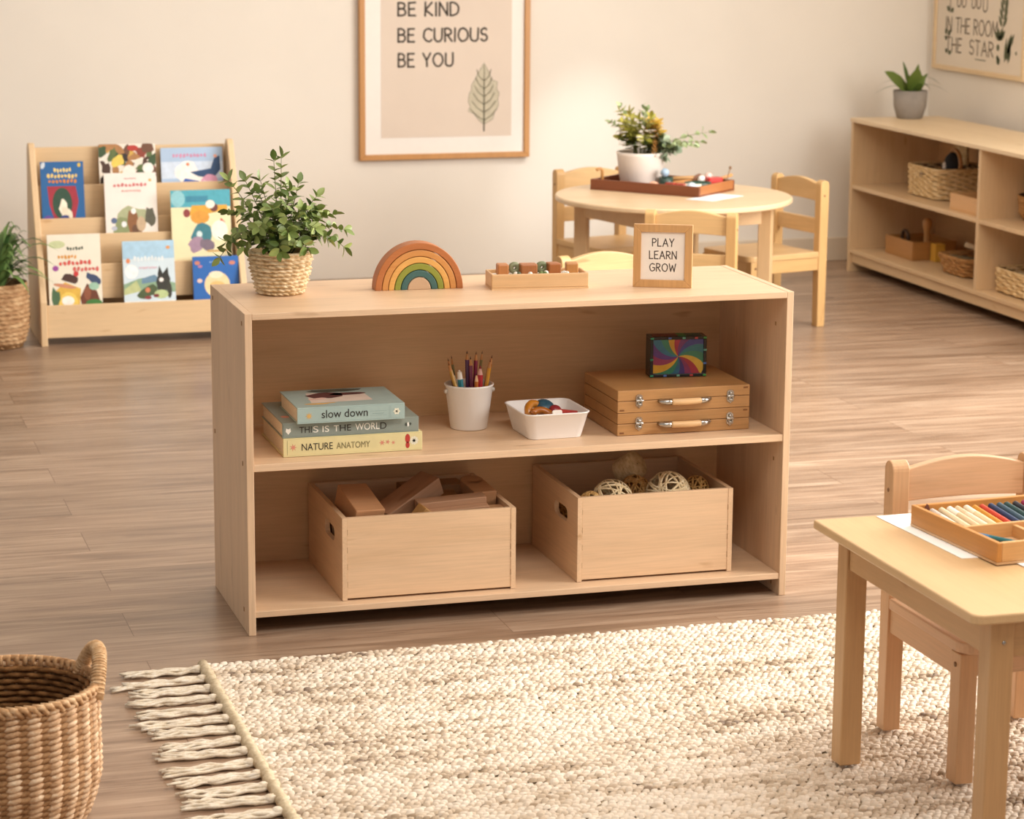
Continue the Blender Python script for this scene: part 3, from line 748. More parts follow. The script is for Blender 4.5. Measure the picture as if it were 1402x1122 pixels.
# ------------------------------------------------------------------ pinwheel box
pw = thing('pinwheel_box', 'small dark-edged box with a rainbow pinwheel front, standing on the wooden cases', 'box', (1.008, .190, MIDZ+.1012), -.12)
BW, BH, BD = .128, .091, .046
DARK = plain('17191a', rough=.25, var=.3, scale=60)
m = MB()
for a0, a1, b0, b1 in ((-BW/2, BW/2, 0, .007), (-BW/2, BW/2, BH-.007, BH), (-BW/2, -BW/2+.007, .007, BH-.007), (BW/2-.007, BW/2, .007, BH-.007)):
    m.box(a0, a1, 0, BD, b0, b1)
m.build('frame', DARK, pw, .001)
bx('back', plain('7a3a1a', rough=.4), pw, -BW/2+.007, BW/2-.007, BD-.004, BD, .007, BH-.007, 0)
PWC = ['c99a2c','a32440','6d2f6a','3a3f86','1f6f78','2f7a5c','c9a23a','9a2c3a','7c2a56','3a2a6c','1f5f7a','2a7a5a','cf9a2c','8a2a56','54307c','22708c','2f7e66']
pm = [plain(c, rough=.3, coat=.3, var=.12, scale=50) for c in PWC]
def pinwheel(m):
    w2, h2 = BW/2-.007, BH/2-.007; cx, cz = .002, BH/2-.001; K = 17; R = .075; S = 10
    def edge(k, t):
        a = 2.55-2*PI*k/K - .75*t; return (R*t*math.cos(a), R*t*math.sin(a))
    for k in range(K):
        m.cur = k; row = []
        for i in range(S+1):
            t = i/S; e = edge(k, t); f_ = edge(k+1, t)
            row.append([(min(w2, max(-w2, p[0])), min(h2, max(-h2, p[1]))) for p in (e, f_)])
        for i in range(S):
            q = [row[i][0], row[i+1][0], row[i+1][1], row[i][1]]
            m.add([(cx*0+a, .003, BH/2+b) for a, b in q], [(0,1,2,3)], False)
quick('pinwheel_panel', pm, pw, pinwheel)
bx('panel_backing', plain('3a2a4c', rough=.4), pw, -BW/2+.007, BW/2-.007, .0035, .0055, .007, BH-.007, 0)
cc = [plain(c, rough=.25, coat=.3) for c in ('2a8f6a','4a6fb0','5fa08c','b23a3a','3f8f3f')]
for i, (a, b) in enumerate(((-.060,.0035),(-.03,.0035),(.0,.0035),(.03,.0035),(.060,.0035),(-.060,BH-.0035),(-.02,BH-.0035),(.012,BH-.0035),(.04,BH-.0035),(.060,BH-.0035),(-.0605,.04),(.0605,.03),(.0605,.06))):
    quick('corner_stud', cc[i % 5], pw, lambda m: m.cbox((a, -.0004, b), (.007, .0014, .004)))
m = MB(); m.cur = 0; m.box(-.055,.0,.008,.040,BH-.0004,BH+.0006); m.cur = 1; m.box(.0,.018,.004,.042,BH-.0004,BH+.0008); m.cur = 2; m.box(.018,.055,.01,.038,BH-.0004,BH+.0006)
m.build('top_stripes', [plain('6a2a1c', rough=.4), plain('2a7a3c', rough=.4), plain('2a4a3a', rough=.4)], pw)

# =================================================================== CRATES
def ring_plate(m, w0, w1, z0, z1, hole, x0, x1):
    """plate in the yz plane with a rounded hand slot; hole=(cy,cz,len,height)"""
    cy, cz, L, H = hole; r = H/2; K = 40
    inn, out = [], []
    for k in range(K):
        a = 2*PI*k/K; c_, s_ = math.cos(a), math.sin(a)
        inn.append((cy+(L/2-r)*(1 if c_ > 0 else -1)*(1 if abs(c_) > .01 else 0)+r*c_, cz+r*s_))
        t = []
        if c_ > 1e-6: t.append((w1-cy)/c_)
        if c_ < -1e-6: t.append((w0-cy)/c_)
        if s_ > 1e-6: t.append((z1-cz)/s_)
        if s_ < -1e-6: t.append((z0-cz)/s_)
        q = min(t); out.append([cy+c_*q, cz+s_*q])
    for cyy, czz in ((w0,z0),(w0,z1),(w1,z0),(w1,z1)):
        i = min(range(K), key=lambda k: (out[k][0]-cyy)**2+(out[k][1]-czz)**2); out[i] = [cyy, czz]
    vs = [(x0, a, b) for a, b in out]+[(x0, a, b) for a, b in inn]+[(x1, a, b) for a, b in out]+[(x1, a, b) for a, b in inn]
    fs = []
    for k in range(K):
        j = (k+1) % K
        fs += [(k, K+k, K+j, j), (2*K+k, 2*K+j, 3*K+j, 3*K+k), (k, j, 2*K+j, 2*K+k), (K+k, 3*K+k, 3*K+j, K+j)]
    m.add(vs, fs, False)
def crate(label, x0, x1, y0, y1, h):
    t = thing('wooden_crate', label, 'crate', ((x0+x1)/2, y0, BOTZ+UP)); w_ = x1-x0; d = y1-y0; k = .0105
    cw = lambda ax: wood('dfbd98', ax, contrast=.10, fine=.07, knots=.22)
    bx('front_panel', cw('x'), t, -w_/2+k, w_/2-k, 0, k, .004, h, .0008)
    bx('back_panel', cw('x'), t, -w_/2+k, w_/2-k, d-k, d, .004, h, .0008)
    for s in (-1, 1):
        xa, xb = (-w_/2, -w_/2+k) if s < 0 else (w_/2-k, w_/2)
        quick('side_panel', cw('y'), t, lambda m: ring_plate(m, -.001, d, 0, h, (d*.36, h*.70, .095, .032), xa, xb))
    bx('bottom', cw('x'), t, -w_/2+k, w_/2-k, k, d-k, .004, .012, 0)
    dm = plain('8a6238', rough=.8)
    r_ = random.Random(5)
    for s in (-1, 1):
        for q in range(4):
            zc = h*(.18+.2*q)+r_.uniform(-.01, .01); quick('joint_gap', dm, t, lambda m: m.cbox((s*(w_/2-k), -.0002, zc), (.0016, .0012, .012)))
    return t
crate('plywood crate filled with wooden building blocks, left on the bottom shelf', .207, .587, .033, .372, .179)
crate('plywood crate holding woven balls, right on the bottom shelf', .730, 1.088, .045, .378, .188)
BLK = lambda hx, ax='x': wood(hx, ax, contrast=.09, fine=.09, knots=.2, rough=.55)
def block(label, c, sz, rot, hx, fn=None):
    o = quick('building_block', BLK(hx), None, (lambda m: m.cbox((0,0,0), sz)) if fn is None else fn, .0018)
    o.location = c; o.rotation_euler = rot; return tag(o, label, 'block', 'building blocks in the left crate')
ZC = BOTZ
# resting layer that carries the visible ones
for i, (x, y) in enumerate(((.275,.12),(.275,.26),(.40,.12),(.40,.26),(.52,.12),(.52,.26))):
    o = block('brown wooden block deep in the left crate under the visible ones', (x, y, ZC+.0145+.056), (.105,.115,.112), (0,0,0), 'a97f58')
block('square-ended brown block at left end of the left crate', (.263, .112, .2335), (.066,.115,.050), (.30,.05,.16), 'b3825a')
block('long block sloping up across the middle of the left crate', (.380, .155, .231), (.150,.060,.042), (.1,-.42,.42), 'ab8060')
block('grooved long block lying at right front of the left crate', (.462, .095, .2255), (.152,.055,.036), (.12,-.04,.02), 'ae8464',
      lambda m: (m.cbox((0,0,-.007), (.152,.055,.022)), m.cbox((0,.010,.010), (.152,.034,.014))))
block('small wedge block between the sloping and the grooved block', (.393, .072, .2185), (.035,.030,.030), (.3,.6,.5), 'a87b45')
block('block with a hollowed cylinder end at right back of the left crate', (.537, .175, .235), (.052,.105,.042), (.15,.0,.14), 'b0825a',
      lambda m: (m.cbox((0,-.02,0), (.052,.066,.042)), m.lathe([(.026,-.021),(.026,.021)], 24, c=(0,.022,0), capb=True, capt=True)))
block('flat block at the back of the left crate behind the grooved one', (.458, .212, .214), (.090,.060,.030), (.05,.05,-.1), 'a87e52')
block('dark block at the very back of the left crate', (.465, .29, .216), (.140,.060,.036), (0,.0,.05), '9a7048')
block('pale block by the right side of the left crate', (.553, .085, .2065), (.045,.045,.030), (0,.0,.05), 'b98f68')
# woven balls
def vine_ball(m, r, t, k, seed):
    g_ = random.Random(seed)
    for i in range(k):
        ax = Vector((g_.gauss(0,1), g_.gauss(0,1), g_.gauss(0,1))).normalized(); u = ax.orthogonal().normalized(); v = ax.cross(u)
        off = g_.uniform(-.45, .45)*r; rr_ = math.sqrt(r*r-off*off)
        m.tube([ax*off+u*(rr_*math.cos(2*PI*q/28))+v*(rr_*math.sin(2*PI*q/28)) for q in range(28)], t*g_.uniform(.8, 1.25), 5, closed=True)
VINE = straw('b79c70','d9c49c','efe2c4', scale=80); VINE2 = straw('8a6438','b08850','cfae78', scale=80)
def vball(label, c, r, seed, mm, t=.0022, k=22):
    o = quick('woven_ball', mm, None, lambda m: vine_ball(m, r, t, k, seed)); o.location = c; return tag(o, label, 'ball', 'woven balls in the right crate')
vball('pale woven ball left of centre in the right crate', (.828, .105, .2155), .0440, 3, VINE)
vball('largest pale woven ball right of centre in the right crate', (.962, .115, .2185), .0480, 8, VINE, .0024, 24)
vball('small brown woven ball by the left side of the right crate', (.772, .085, .2165), .0245, 5, VINE2, .002, 16)
vball('brown woven ball under the striped cylinder in the right crate', (.900, .16, .2200), .0330, 12, VINE2, .002, 20)
vball('small brown woven ball at right end of the right crate', (1.035, .135, .2210), .0280, 15, VINE2, .002, 16)
o = quick('woven_cylinder', straw('a98e66','c9b189','dccaa6', scale=70), None, lambda m: m.lathe([(.002,-.025),(.030,-.025),(.032,-.02),(.032,.02),(.030,.025),(.002,.025)], 28, capb=True))
o.location = (.906, .215, .257); o.rotation_euler = (.9, .5, .3); tag(o, 'pale bark-like cylinder tilted at the back of the right crate', 'ball', None)
for i, (x, y) in enumerate(((.805,.115),(.87,.215),(.945,.115),(1.015,.205),(.80,.30),(.945,.30))):
    vball('woven ball deep in the right crate under the visible ones', (x, y, BOTZ+.0145+.053), .0505, 30+i, VINE2, .003, 18)

# =================================================================== RUG
import numpy as np
RX0, RX1, RY0, RY1, RZ = -.135, 1.80, -1.56, -.198, .008
rug = thing('area_rug', 'chunky cream and grey flecked wool rug with tasselled end in front of the shelf', 'rug', (RX0, RY0, 0))
def wool_mat():
    m = bpy.data.materials.new('flecked_wool'); nt, b = nodes_of(m)
    g_ = nt.nodes.new('ShaderNodeNewGeometry')
    tc = nt.nodes.new('ShaderNodeTexCoord'); mp = N(nt, 'ShaderNodeMapping'); mp.inputs['Scale'].default_value = (2.6, 19, 1); nt.links.new(tc.outputs['Object'], mp.inputs[0])
    n1 = N(nt, 'ShaderNodeTexNoise', Scale=1.0, Detail=3.0, Roughness=.6); nt.links.new(mp.outputs[0], n1.inputs['Vector'])
    # yarn colour changes from loop to loop, darker yarns come in rows
    ad = N(nt, 'ShaderNodeMath', operation='MULTIPLY_ADD'); nt.links.new(n1.outputs['Fac'], ad.inputs[0]); ad.inputs[1].default_value = -2.3
    rs_ = N(nt, 'ShaderNodeMath', operation='MULTIPLY'); nt.links.new(g_.outputs['Random Per Island'], rs_.inputs[0]); rs_.inputs[1].default_value = .5; nt.links.new(rs_.outputs[0], ad.inputs[2])
    of = N(nt, 'ShaderNodeMath', operation='ADD'); nt.links.new(ad.outputs[0], of.inputs[0]); of.inputs[1].default_value = 1.46
    r = ramp(nt, [(0.0, lin('8a7868')), (.12, lin('a8937a')), (.28, lin('c8b49b')), (.5, lin('dac9b3')), (.85, lin('e8dbc9'))]); r.color_ramp.interpolation = 'LINEAR'
    nt.links.new(of.outputs[0], r.inputs[0]); nt.links.new(r.outputs[0], b.inputs['Base Color'])
    b.inputs['Roughness'].default_value = .95; b.inputs['Specular IOR Level'].default_value = .15; b.inputs['Sheen Weight'].default_value = .15
    return m
bx('rug_backing', plain('c9b696', rough=.95, var=.1, scale=200), rug, 0, RX1-RX0, 0, RY1-RY0, 0, RZ-.003, .004)
def pile_mesh():
    r_ = np.random.default_rng(4)
    dx, dy = .0150, .0108
    nx, ny = int((RX1-RX0)/dx), int((RY1-RY0)/dy)
    gx, gy = np.meshgrid(np.arange(nx), np.arange(ny)); gx = gx.ravel(); gy = gy.ravel(); n = len(gx)
    px = (gx+.5+.5*(gy % 2))*dx + r_.normal(0, .0018, n); py = (gy+.5)*dy + r_.normal(0, .0015, n)
    pz = RZ-.0028 + r_.uniform(-.001, .0012, n)
    # low-poly pebble: 1 top + ring of 6 upper + ring of 6 lower
    ring = np.array([[math.cos(2*PI*k/6), math.sin(2*PI*k/6)] for k in range(6)])
    V = np.zeros((n, 13, 3))
    L = r_.uniform(.0078, .0122, n); Wd = r_.uniform(.0056, .0080, n); H = r_.uniform(.0055, .0098, n); A = r_.normal(.35, .35, n)
    ca, sa = np.cos(A), np.sin(A)
    for k in range(6):
        for q, (s_, hz) in enumerate(((1.0, .25), (.68, .82))):
            a = ring[k, 0]*L*s_; b = ring[k, 1]*Wd*s_; i = q*6+k
            V[:, i, 0] = px+a*ca-b*sa; V[:, i, 1] = py+a*sa+b*ca; V[:, i, 2] = pz+H*hz
    V[:, 12, 0] = px; V[:, 12, 1] = py; V[:, 12, 2] = pz+H
    base = [(k, (k+1) % 6, 6+(k+1) % 6, 6+k) for k in range(6)]; cap = [(6+k, 6+(k+1) % 6, 12) for k in range(6)]
    me = bpy.data.meshes.new('pile')
    nq, nt_ = 6, 6
    off = (np.arange(n)*13)[:, None]
    loops = np.concatenate([(np.array(base).ravel()[None, :]+off), (np.array(cap).ravel()[None, :]+off)], 1).ravel()
    me.vertices.add(n*13); me.vertices.foreach_set('co', V.ravel())
    me.loops.add(len(loops)); me.loops.foreach_set('vertex_index', loops.astype(np.int32))
    cnt = np.tile(np.array([4]*6+[3]*6), n); st = np.concatenate([[0], np.cumsum(cnt)[:-1]])
    me.polygons.add(len(cnt)); me.polygons.foreach_set('loop_start', st.astype(np.int32)); me.polygons.foreach_set('loop_total', cnt.astype(np.int32))
    me.polygons.foreach_set('use_smooth', np.ones(len(cnt), bool)); me.materials.append(wool_mat()); me.update(calc_edges=True); me.validate()
    return me
o = bpy.data.objects.new('pile', pile_mesh()); C.objects.link(o); o.parent = rug; o['kind'] = 'stuff'
g = random.Random(21)
m = MB()   # bound edge along the tasselled end
NB = int((RY1-RY0)/.011)
m.tube([(.004+g.uniform(-.0015,.0015), (RY1-RY0)*y/NB, .009) for y in range(NB+1)], [.0105+.0022*math.sin(y*2.1)+g.uniform(-.0008,.0008) for y in range(NB+1)], 10)
m.build('bound_edge', straw('bda987','d0bf9f','dfd0b4', scale=110), rug)
TAS = straw('d3c0a2','e6d9c3','f2eadc', scale=90)
TN = 22
for k in range(TN):
    y = .022+(RY1-RY0-.044)*k/(TN-1)
    m = MB(); L = g.uniform(.150, .182); sk = g.uniform(-.015, .012)
    for q in range(7):
        o0 = (q-3)*.0022; o1 = (q-3)*.0060+g.uniform(-.007,.007)+sk; l = L*g.uniform(.88, 1.04); ph = g.uniform(0, 6.28); dv = (q % 2)*.004
        P = []
        for i in range(15):
            t = i/14
            P.append((-.004-l*t, y+o0*(1-t)+o1*t+.0034*math.sin(ph+15*t)*(.3+t), .0055+dv*(1-.4*t)+.0014*math.sin(ph*2+17*t)))
        m.tube(P, [.0042*(1-.35*i/14)*(1+.16*math.sin(i*2.1+ph)) for i in range(15)], 6)
    m.ball((-.012, y, .008), (.012,.011,.008), 10, 6)
    m.build('tassel', TAS, rug)

# =================================================================== LARGE FLOOR BASKET
BKC, BKR, BKH = (-.574, -.925), .143, .232
kb = thing('woven_basket', 'large round woven floor basket with looped handles at the bottom left corner', 'basket', (BKC[0], BKC[1], 0))
def bpath(a, z, s):
    t = z/BKH; R = BKR*(.80+.20*min(1, (t*3.2))**.6) if t < .32 else BKR*(1.0+.012*math.sin(t*3))
    return ((R+s)*math.cos(a), (R+s)*math.sin(a))
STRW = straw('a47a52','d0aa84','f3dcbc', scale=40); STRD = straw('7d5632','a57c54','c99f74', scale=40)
g = random.Random(12)
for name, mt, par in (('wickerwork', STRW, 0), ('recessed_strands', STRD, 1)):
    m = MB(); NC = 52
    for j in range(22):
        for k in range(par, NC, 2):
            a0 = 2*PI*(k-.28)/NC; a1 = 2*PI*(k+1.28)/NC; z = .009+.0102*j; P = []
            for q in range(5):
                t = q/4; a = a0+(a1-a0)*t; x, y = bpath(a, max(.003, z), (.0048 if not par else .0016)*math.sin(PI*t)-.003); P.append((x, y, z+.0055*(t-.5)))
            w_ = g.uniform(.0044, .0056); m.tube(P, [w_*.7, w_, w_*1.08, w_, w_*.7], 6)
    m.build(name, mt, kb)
m = MB()
for j in range(20):
    P = []
    for k in range(120):
        a = 2*PI*k/120; x, y = bpath(a, .012+.0108*j, -.0105+.0022*math.sin(a*26+PI*(j % 2))); P.append((x, y, .012+.0108*j))
    m.tube(P, .0048, 6, closed=True)
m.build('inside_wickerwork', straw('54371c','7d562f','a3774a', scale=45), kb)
m = MB()
for k in range(26):
    a = 2*PI*(2*k+1.5)/52
    m.tube([(*bpath(a, z, -.003), z) for z in [.004+.0224*i for i in range(11)]], .0034, 6)
m.build('stakes', straw('94663e','c0946a','e4c39b', scale=45), kb)
m = MB(); g = random.Random(2)
for k in range(64):      # rolled border
    a = 2*PI*k/64; x, y = bpath(a, BKH, 0); x2, y2 = bpath(a+.16, BKH, 0)
    m.tube([(x*.975, y*.975, BKH-.010), (x*1.0, y*1.0, BKH+.003), ((x+x2)/2*1.03, (y+y2)/2*1.03, BKH+.001), (x2*1.012, y2*1.012, BKH-.012)], [.0045,.0062,.0058,.004], 7)
m.build('rim', straw('9c7048','c79c70','e6c79f', scale=45), kb)
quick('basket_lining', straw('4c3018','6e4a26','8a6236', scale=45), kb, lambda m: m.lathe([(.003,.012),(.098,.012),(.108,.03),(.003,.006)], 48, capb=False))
for a0 in (.10, .10+PI):
    P = []
    for i in range(17):
        t = i/16; a = a0+(.46*(1-2*t)); x, y = bpath(a, BKH, .004); P.append((x*(1+.02*math.sin(PI*t)), y*(1+.02*math.sin(PI*t)), BKH-.022+.068*math.sin(PI*t)**.75))
    hd = quick('handle', straw('a67c50','c9a074','e4c49c', scale=60), kb, lambda m: m.tube(P, .0115, 10))
    def wrap(m):
        for k in range(40):
            t = .03+.94*k/39; x = t*16; i = min(int(x), 15); p = Vector(P[i]).lerp(Vector(P[i+1]), x-i); d = (Vector(P[min(i+1,16)])-Vector(P[max(i-1,0)])).normalized()
            u = d.orthogonal().normalized(); v = d.cross(u)
            m.tube([p+(u*math.cos(2*PI*q/10)+v*math.sin(2*PI*q/10))*.0108 for q in range(10)], .0026, 5, closed=True)
    quick('cord_wrap', straw('a67c50','cda67a','e8cca6', scale=60), hd, wrap)

# =================================================================== CHILDREN'S CHAIRS AND DESK
def make_chair(label, loc, rz, hexc, hexd, group=None, H_=.522, Z_=.270):
    """seat front towards -Y, origin on the floor under the middle of the back legs"""
    t = thing('child_chair', label, 'chair', loc, rz, group)
    W_, D_ = .30, .315
    wz, wx, wy = wood(hexc, 'z', contrast=.10, fine=.06, knots=.2), wood(hexd, 'x', contrast=.12, fine=.07, knots=.25), wood(hexc, 'y', contrast=.1, fine=.06, knots=.2)
    for s in (-1, 1):
        x0 = s*(W_/2-.0175)
        prof = [(-.016,0),(.016,0),(.018,.25),(.020,H_-.022)]+arc(.0015,H_-.0185,.0185,.0185,0,180,11)+[(-.017,H_-.022),(-.018,.25)]
        leg = quick('back_post', wz, t, lambda m: m.prism([(a-.0, b) for a, b in prof], x0-.0165, x0+.0165, 'yz'), .002)
        quick('peg', plain('8a6440', rough=.6), leg, lambda m: m.lathe([(.001,0),(.0038,0),(.0038,.0012),(.001,.0014)], 12, c=(0,0,0), capb=False) or m.xf(Matrix.Translation((x0+s*.0165, 0, H_-.054)) @ Matrix.Rotation(s*PI/2, 4, 'Y'), 0))
        fl = bx('front_leg', wz, t, x0-.0165, x0+.0165, -D_+.004, -D_+.042, 0, Z_-.0205, .002)
        quick('peg', plain('8a6440', rough=.6), fl, lambda m: m.lathe([(.001,0),(.0045,0),(.0045,.0012),(.001,.0014)], 12, capb=False) or m.xf(Matrix.Translation((x0+s*.0165, -D_+.023, Z_-.042)) @ Matrix.Rotation(s*PI/2, 4, 'Y'), 0))
        bx('side_rail', wy, t, x0-.012, x0+.012, -D_+.042, -.0155, Z_-.066, Z_-.0205, .002)
    bx('front_rail', wx, t, -W_/2+.034, W_/2-.034, -D_+.010, -D_+.030, Z_-.062, Z_-.0205, .002)
    sx = W_/2-.001
    pts = [(-sx,-.018),(-sx,-D_+.03)]+arc(-sx+.03,-D_+.025,.03,.03,180,270,6)+arc(sx-.03,-D_+.025,.03,.03,270,360,6)+[(sx,-.018)]
    quick('seat', wood(hexd, 'y', contrast=.1, fine=.06, knots=.2), t, lambda m: m.prism(pts, Z_-.0205, Z_, 'xy'), .003)
    n = 16
    top = [(-W_/2+.034+(W_-.068)*k/n, H_-.016+.018*math.sin(PI*k/n)) for k in range(n+1)]
    low = [(W_/2-.034-(W_-.068)*k/n, H_-.075+.004*math.sin(PI*k/n)) for k in range(n+1)]
    quick('top_rail', wx, t, lambda m: m.prism(low[::-1]+top[::-1], -.010, .010, 'xz'), .002)
    bx('back_rail', wx, t, -W_/2+.034, W_/2-.034, -.009, .009, .330, .385, .002)
    return t
# desk
DK = 'cba170'
dk = thing('child_desk', 'honey wooden children\'s desk at the right edge standing on the rug', 'table', (.81, -1.035, 0))
DWd, DDp, DH = .66, .622, .45
def desktop(m):
    pts = [(0,0)]+arc(.018,-DDp+.018,.018,.018,180,270,8)+arc(DWd-.032,-DDp+.032,.032,.032,270,360,8)+[(DWd,0)]
    m.prism(pts, DH-.0165, DH, 'xy')
quick('desktop', wood('d9b585', 'y', contrast=.07, fine=.04, knots=.12, rough=.33), dk, desktop, .003)
for x in (.035, DWd-.075):
    for y in (-.030, -DDp+.052):
        lg = bx('leg', wood(DK, 'z', contrast=.09, fine=.06, knots=.15), dk, x, x+.040, y-.040, y, .0166, DH-.0165, .0025)
        if y < -.3:
            quick('bolt', CHROME, lg, lambda m: m.lathe([(.001,0),(.0035,0),(.003,.0015),(.001,.002)], 12, capb=False) or m.xf(Matrix.Translation((x+.022, y-.040, DH-.05)) @ Matrix.Rotation(PI/2, 4, 'X'), 0))
bx('apron', wood(DK, 'y', contrast=.09, fine=.05, knots=.15), dk, .040, .058, -DDp+.052, -.070, DH-.076, DH-.0165, .002)
bx('apron', wood(DK, 'y', contrast=.09, fine=.05, knots=.15), dk, DWd-.058, DWd-.040, -DDp+.052, -.070, DH-.076, DH-.0165, .002)
bx('apron', wood(DK, 'x', contrast=.09, fine=.05, knots=.15), dk, .075, DWd-.075, -.052, -.034, DH-.072, DH-.0165, .002)
bx('apron', wood(DK, 'x', contrast=.09, fine=.05, knots=.15), dk, .075, DWd-.075, -DDp+.018, -DDp+.036, DH-.076, DH-.0165, .002)
make_chair('wooden child chair tucked under the honey desk at the right edge', (1.148, -.935, .0166), 0.0, 'd3a77c', 'd9b08a', None, .506, .254)

# paper and pencil tray on the desk
PAPER = plain('f4f1ec', rough=.85, var=.01)
o = quick('paper_sheet', PAPER, None, lambda m: m.prism([(0,0),(.017,-.300),(.255,-.312),(.24,.012)], 0, .0008, 'xy')); o.location = (.925, -1.045, DH+.0003)
tag(o, 'white paper sheet sticking out left of the pastel tray on the desk', 'paper')
o = quick('paper_sheet', PAPER, None, lambda m: m.prism([(0,0),(.24,.01),(.25,-.15),(.02,-.17)], 0, .0008, 'xy')); o.location = (1.00, -1.255, DH+.0012); o.rotation_euler = (0,0,-.02)
tag(o, 'white paper sheet peeking out in front of the pastel tray on the desk', 'paper')
PT = (.953, -1.125, DH+.0021); PA = math.radians(4.6)
pt = thing('pastel_tray', 'orange-brown wooden tray of pastels and pencils on the desk', 'tray', PT, PA)
CED = lambda ax: wood('c88a45', ax, contrast=.09, fine=.07, knots=.15)
TWx, TDy, THz = .36, .280, .037
bx('bottom', wood('d9b184', 'x'), pt, 0, TWx, -TDy, 0, 0, .004, 0)
bx('side', CED('y'), pt, 0, .009, -TDy, 0, .004, THz, .0015)
bx('side', CED('y'), pt, TWx-.009, TWx, -TDy, 0, .004, THz, .0015)
bx('side', CED('x'), pt, .009, TWx-.009, -.009, 0, .004, THz, .0015)
bx('side', wood('d6a368', 'x', contrast=.08), pt, .009, TWx-.009, -TDy, -TDy+.009, .004, THz, .0015)
bx('divider', wood('d6a368', 'x', contrast=.08), pt, .009, TWx-.009, -.140, -.132, .004, THz-.008, .001)
bx('divider', wood('d6a368', 'y', contrast=.08), pt, .116, .124, -TDy+.009, -.140, .004, THz-.012, .001)
bx('paper_lining', PAPER, pt, .0095, TWx-.0095, -.131, -.0095, .0041, .0051, 0)
def in_pt(x, y, z): return (PT[0]+x*math.cos(PA)-y*math.sin(PA), PT[1]+x*math.sin(PA)+y*math.cos(PA), PT[2]+z)
def pastel(label, x, y, L, r, col, ang, tilt, z=.014, wrap=None, pencil_=False):
    t = thing('pastel_stick' if not pencil_ else 'coloured_pencil', label, 'pastel' if not pencil_ else 'pencil', in_pt(x, y, z), PA+ang, 'pastels and pencils in the desk tray')
    mt = plain(col, rough=.7 if not pencil_ else .4, var=.05)
    q = Euler((-PI/2+tilt, 0, 0)).to_quaternion()     # along +y, far end raised
    def rod(m): m.lathe([(r*.75,0),(r,.002),(r,L-.002),(r*.75,L)], 8 if pencil_ else 12, capb=True, capt=True)
    a = quick('stick' if not pencil_ else 'barrel', mt, t, rod)
    parts = [a]
    if wrap: parts.append(quick('paper_wrapper', plain(wrap, rough=.8), t, lambda m: m.lathe([(r*1.06,L*.10),(r*1.06,L*.72)], 12, capb=False)))
    for p in parts: p.rotation_mode = 'QUATERNION'; p.rotation_quaternion = Euler((PI/2-0.0, 0, 0)).to_quaternion() @ Euler((0,0,0)).to_quaternion(); p.rotation_quaternion = (Matrix.Rotation(tilt, 3, 'X') @ Matrix.Rotation(-PI/2, 3, 'X')).to_quaternion()
    return t
rowp = [('grey-green pastel at the left end of the desk tray', '9aa08e', None, .0052), ('lilac-white pastel second from left in the desk tray', 'cdbcae', 'e2d6c8', .0054),
        ('cream pastel third from left in the desk tray', 'dcc9a4', None, .0056), ('off-white pastel fourth from left, thick blunt end', 'efe6d6', 'd8bf98', .0060),
        ('beige pastel fifth from left in the desk tray', 'd9c09a', 'e6d3b4', .0058), ('pale cream pastel left of the ochre one in the desk tray', 'efe3c8', 'e0caa0', .0058),
        ('ochre pastel in the middle of the desk tray', 'c98a2c', None, .0052), ('red-orange pastel beside the ochre one', 'c8452c', None, .0052),
        ('dark blue pastel right of the red-orange one', '2a3a5c', None, .0054), ('slate grey pastel with a white end', '3f5664', None, .0054), ('dark green pastel with a pale end in the desk tray', '2c4a48', None, .0054),
        ('charcoal pastel left of the magenta one', '2f3038', None, .0054), ('magenta pastel at the right in the desk tray', '9c2a52', None, .0056), ('dark violet pastel right of the magenta one', '4a2a5a', None, .0054),
        ('brown pastel at the far right of the desk tray', '6a4630', None, .0054)]
for i, (lab, col, wr, r) in enumerate(rowp):
    pastel(lab, .024+.0165*i, -.127, .110, r, col, .10+.01*math.sin(i*2), .16, .0052+r, wr)
o = quick('pastel_stub', plain('6e4030', rough=.7), None, lambda m: m.prism([(-.006,0),(.006,0),(.001,.014)], -.004, .004, 'xz')); o.location = in_pt(.022, -.016, .0255); tag(o, 'small brown pointed stub at the back left corner of the desk tray', 'pastel')
pastel('blue pencil lying on top in the front of the desk tray', .090, -.268, .115, .0052, '2573a8', .62, .05, .0175, None, True)
pastel('second blue pencil under the top one in the desk tray', .100, -.262, .108, .0050, '2f80b8', .58, .03, .0105, None, True)
pastel('dark green pencil in front left part of the desk tray', .070, -.268, .115, .0050, '1f5a4c', .50, .03, .0100, None, True)
pastel('teal pencil beside the dark green one in the desk tray', .082, -.268, .112, .0048, '1f6a70', .54, .03, .0200, None, True)
pastel('red pencil lying lowest at the front of the desk tray', .052, -.266, .085, .0050, 'b3302c', .42, .02, .0095, None, True)
o = quick('note_card', plain('f6f2ee', rough=.8, var=.01), None, lambda m: m.box(-.055, .055, -.04, .04, 0, .002)); o.location = in_pt(.19, -.20, .0215); o.rotation_euler = (.0, 0, PA-.1); tag(o, 'white card lying in the right compartment of the desk tray', 'card')
o = quick('cardboard_slip', plain('d08a6a', rough=.8), None, lambda m: m.box(-.058, .058, -.045, .045, 0, .016)); o.location = in_pt(.19, -.205, .0043); o.rotation_euler = (0, 0, PA); tag(o, 'salmon box under the white card in the desk tray', 'box')

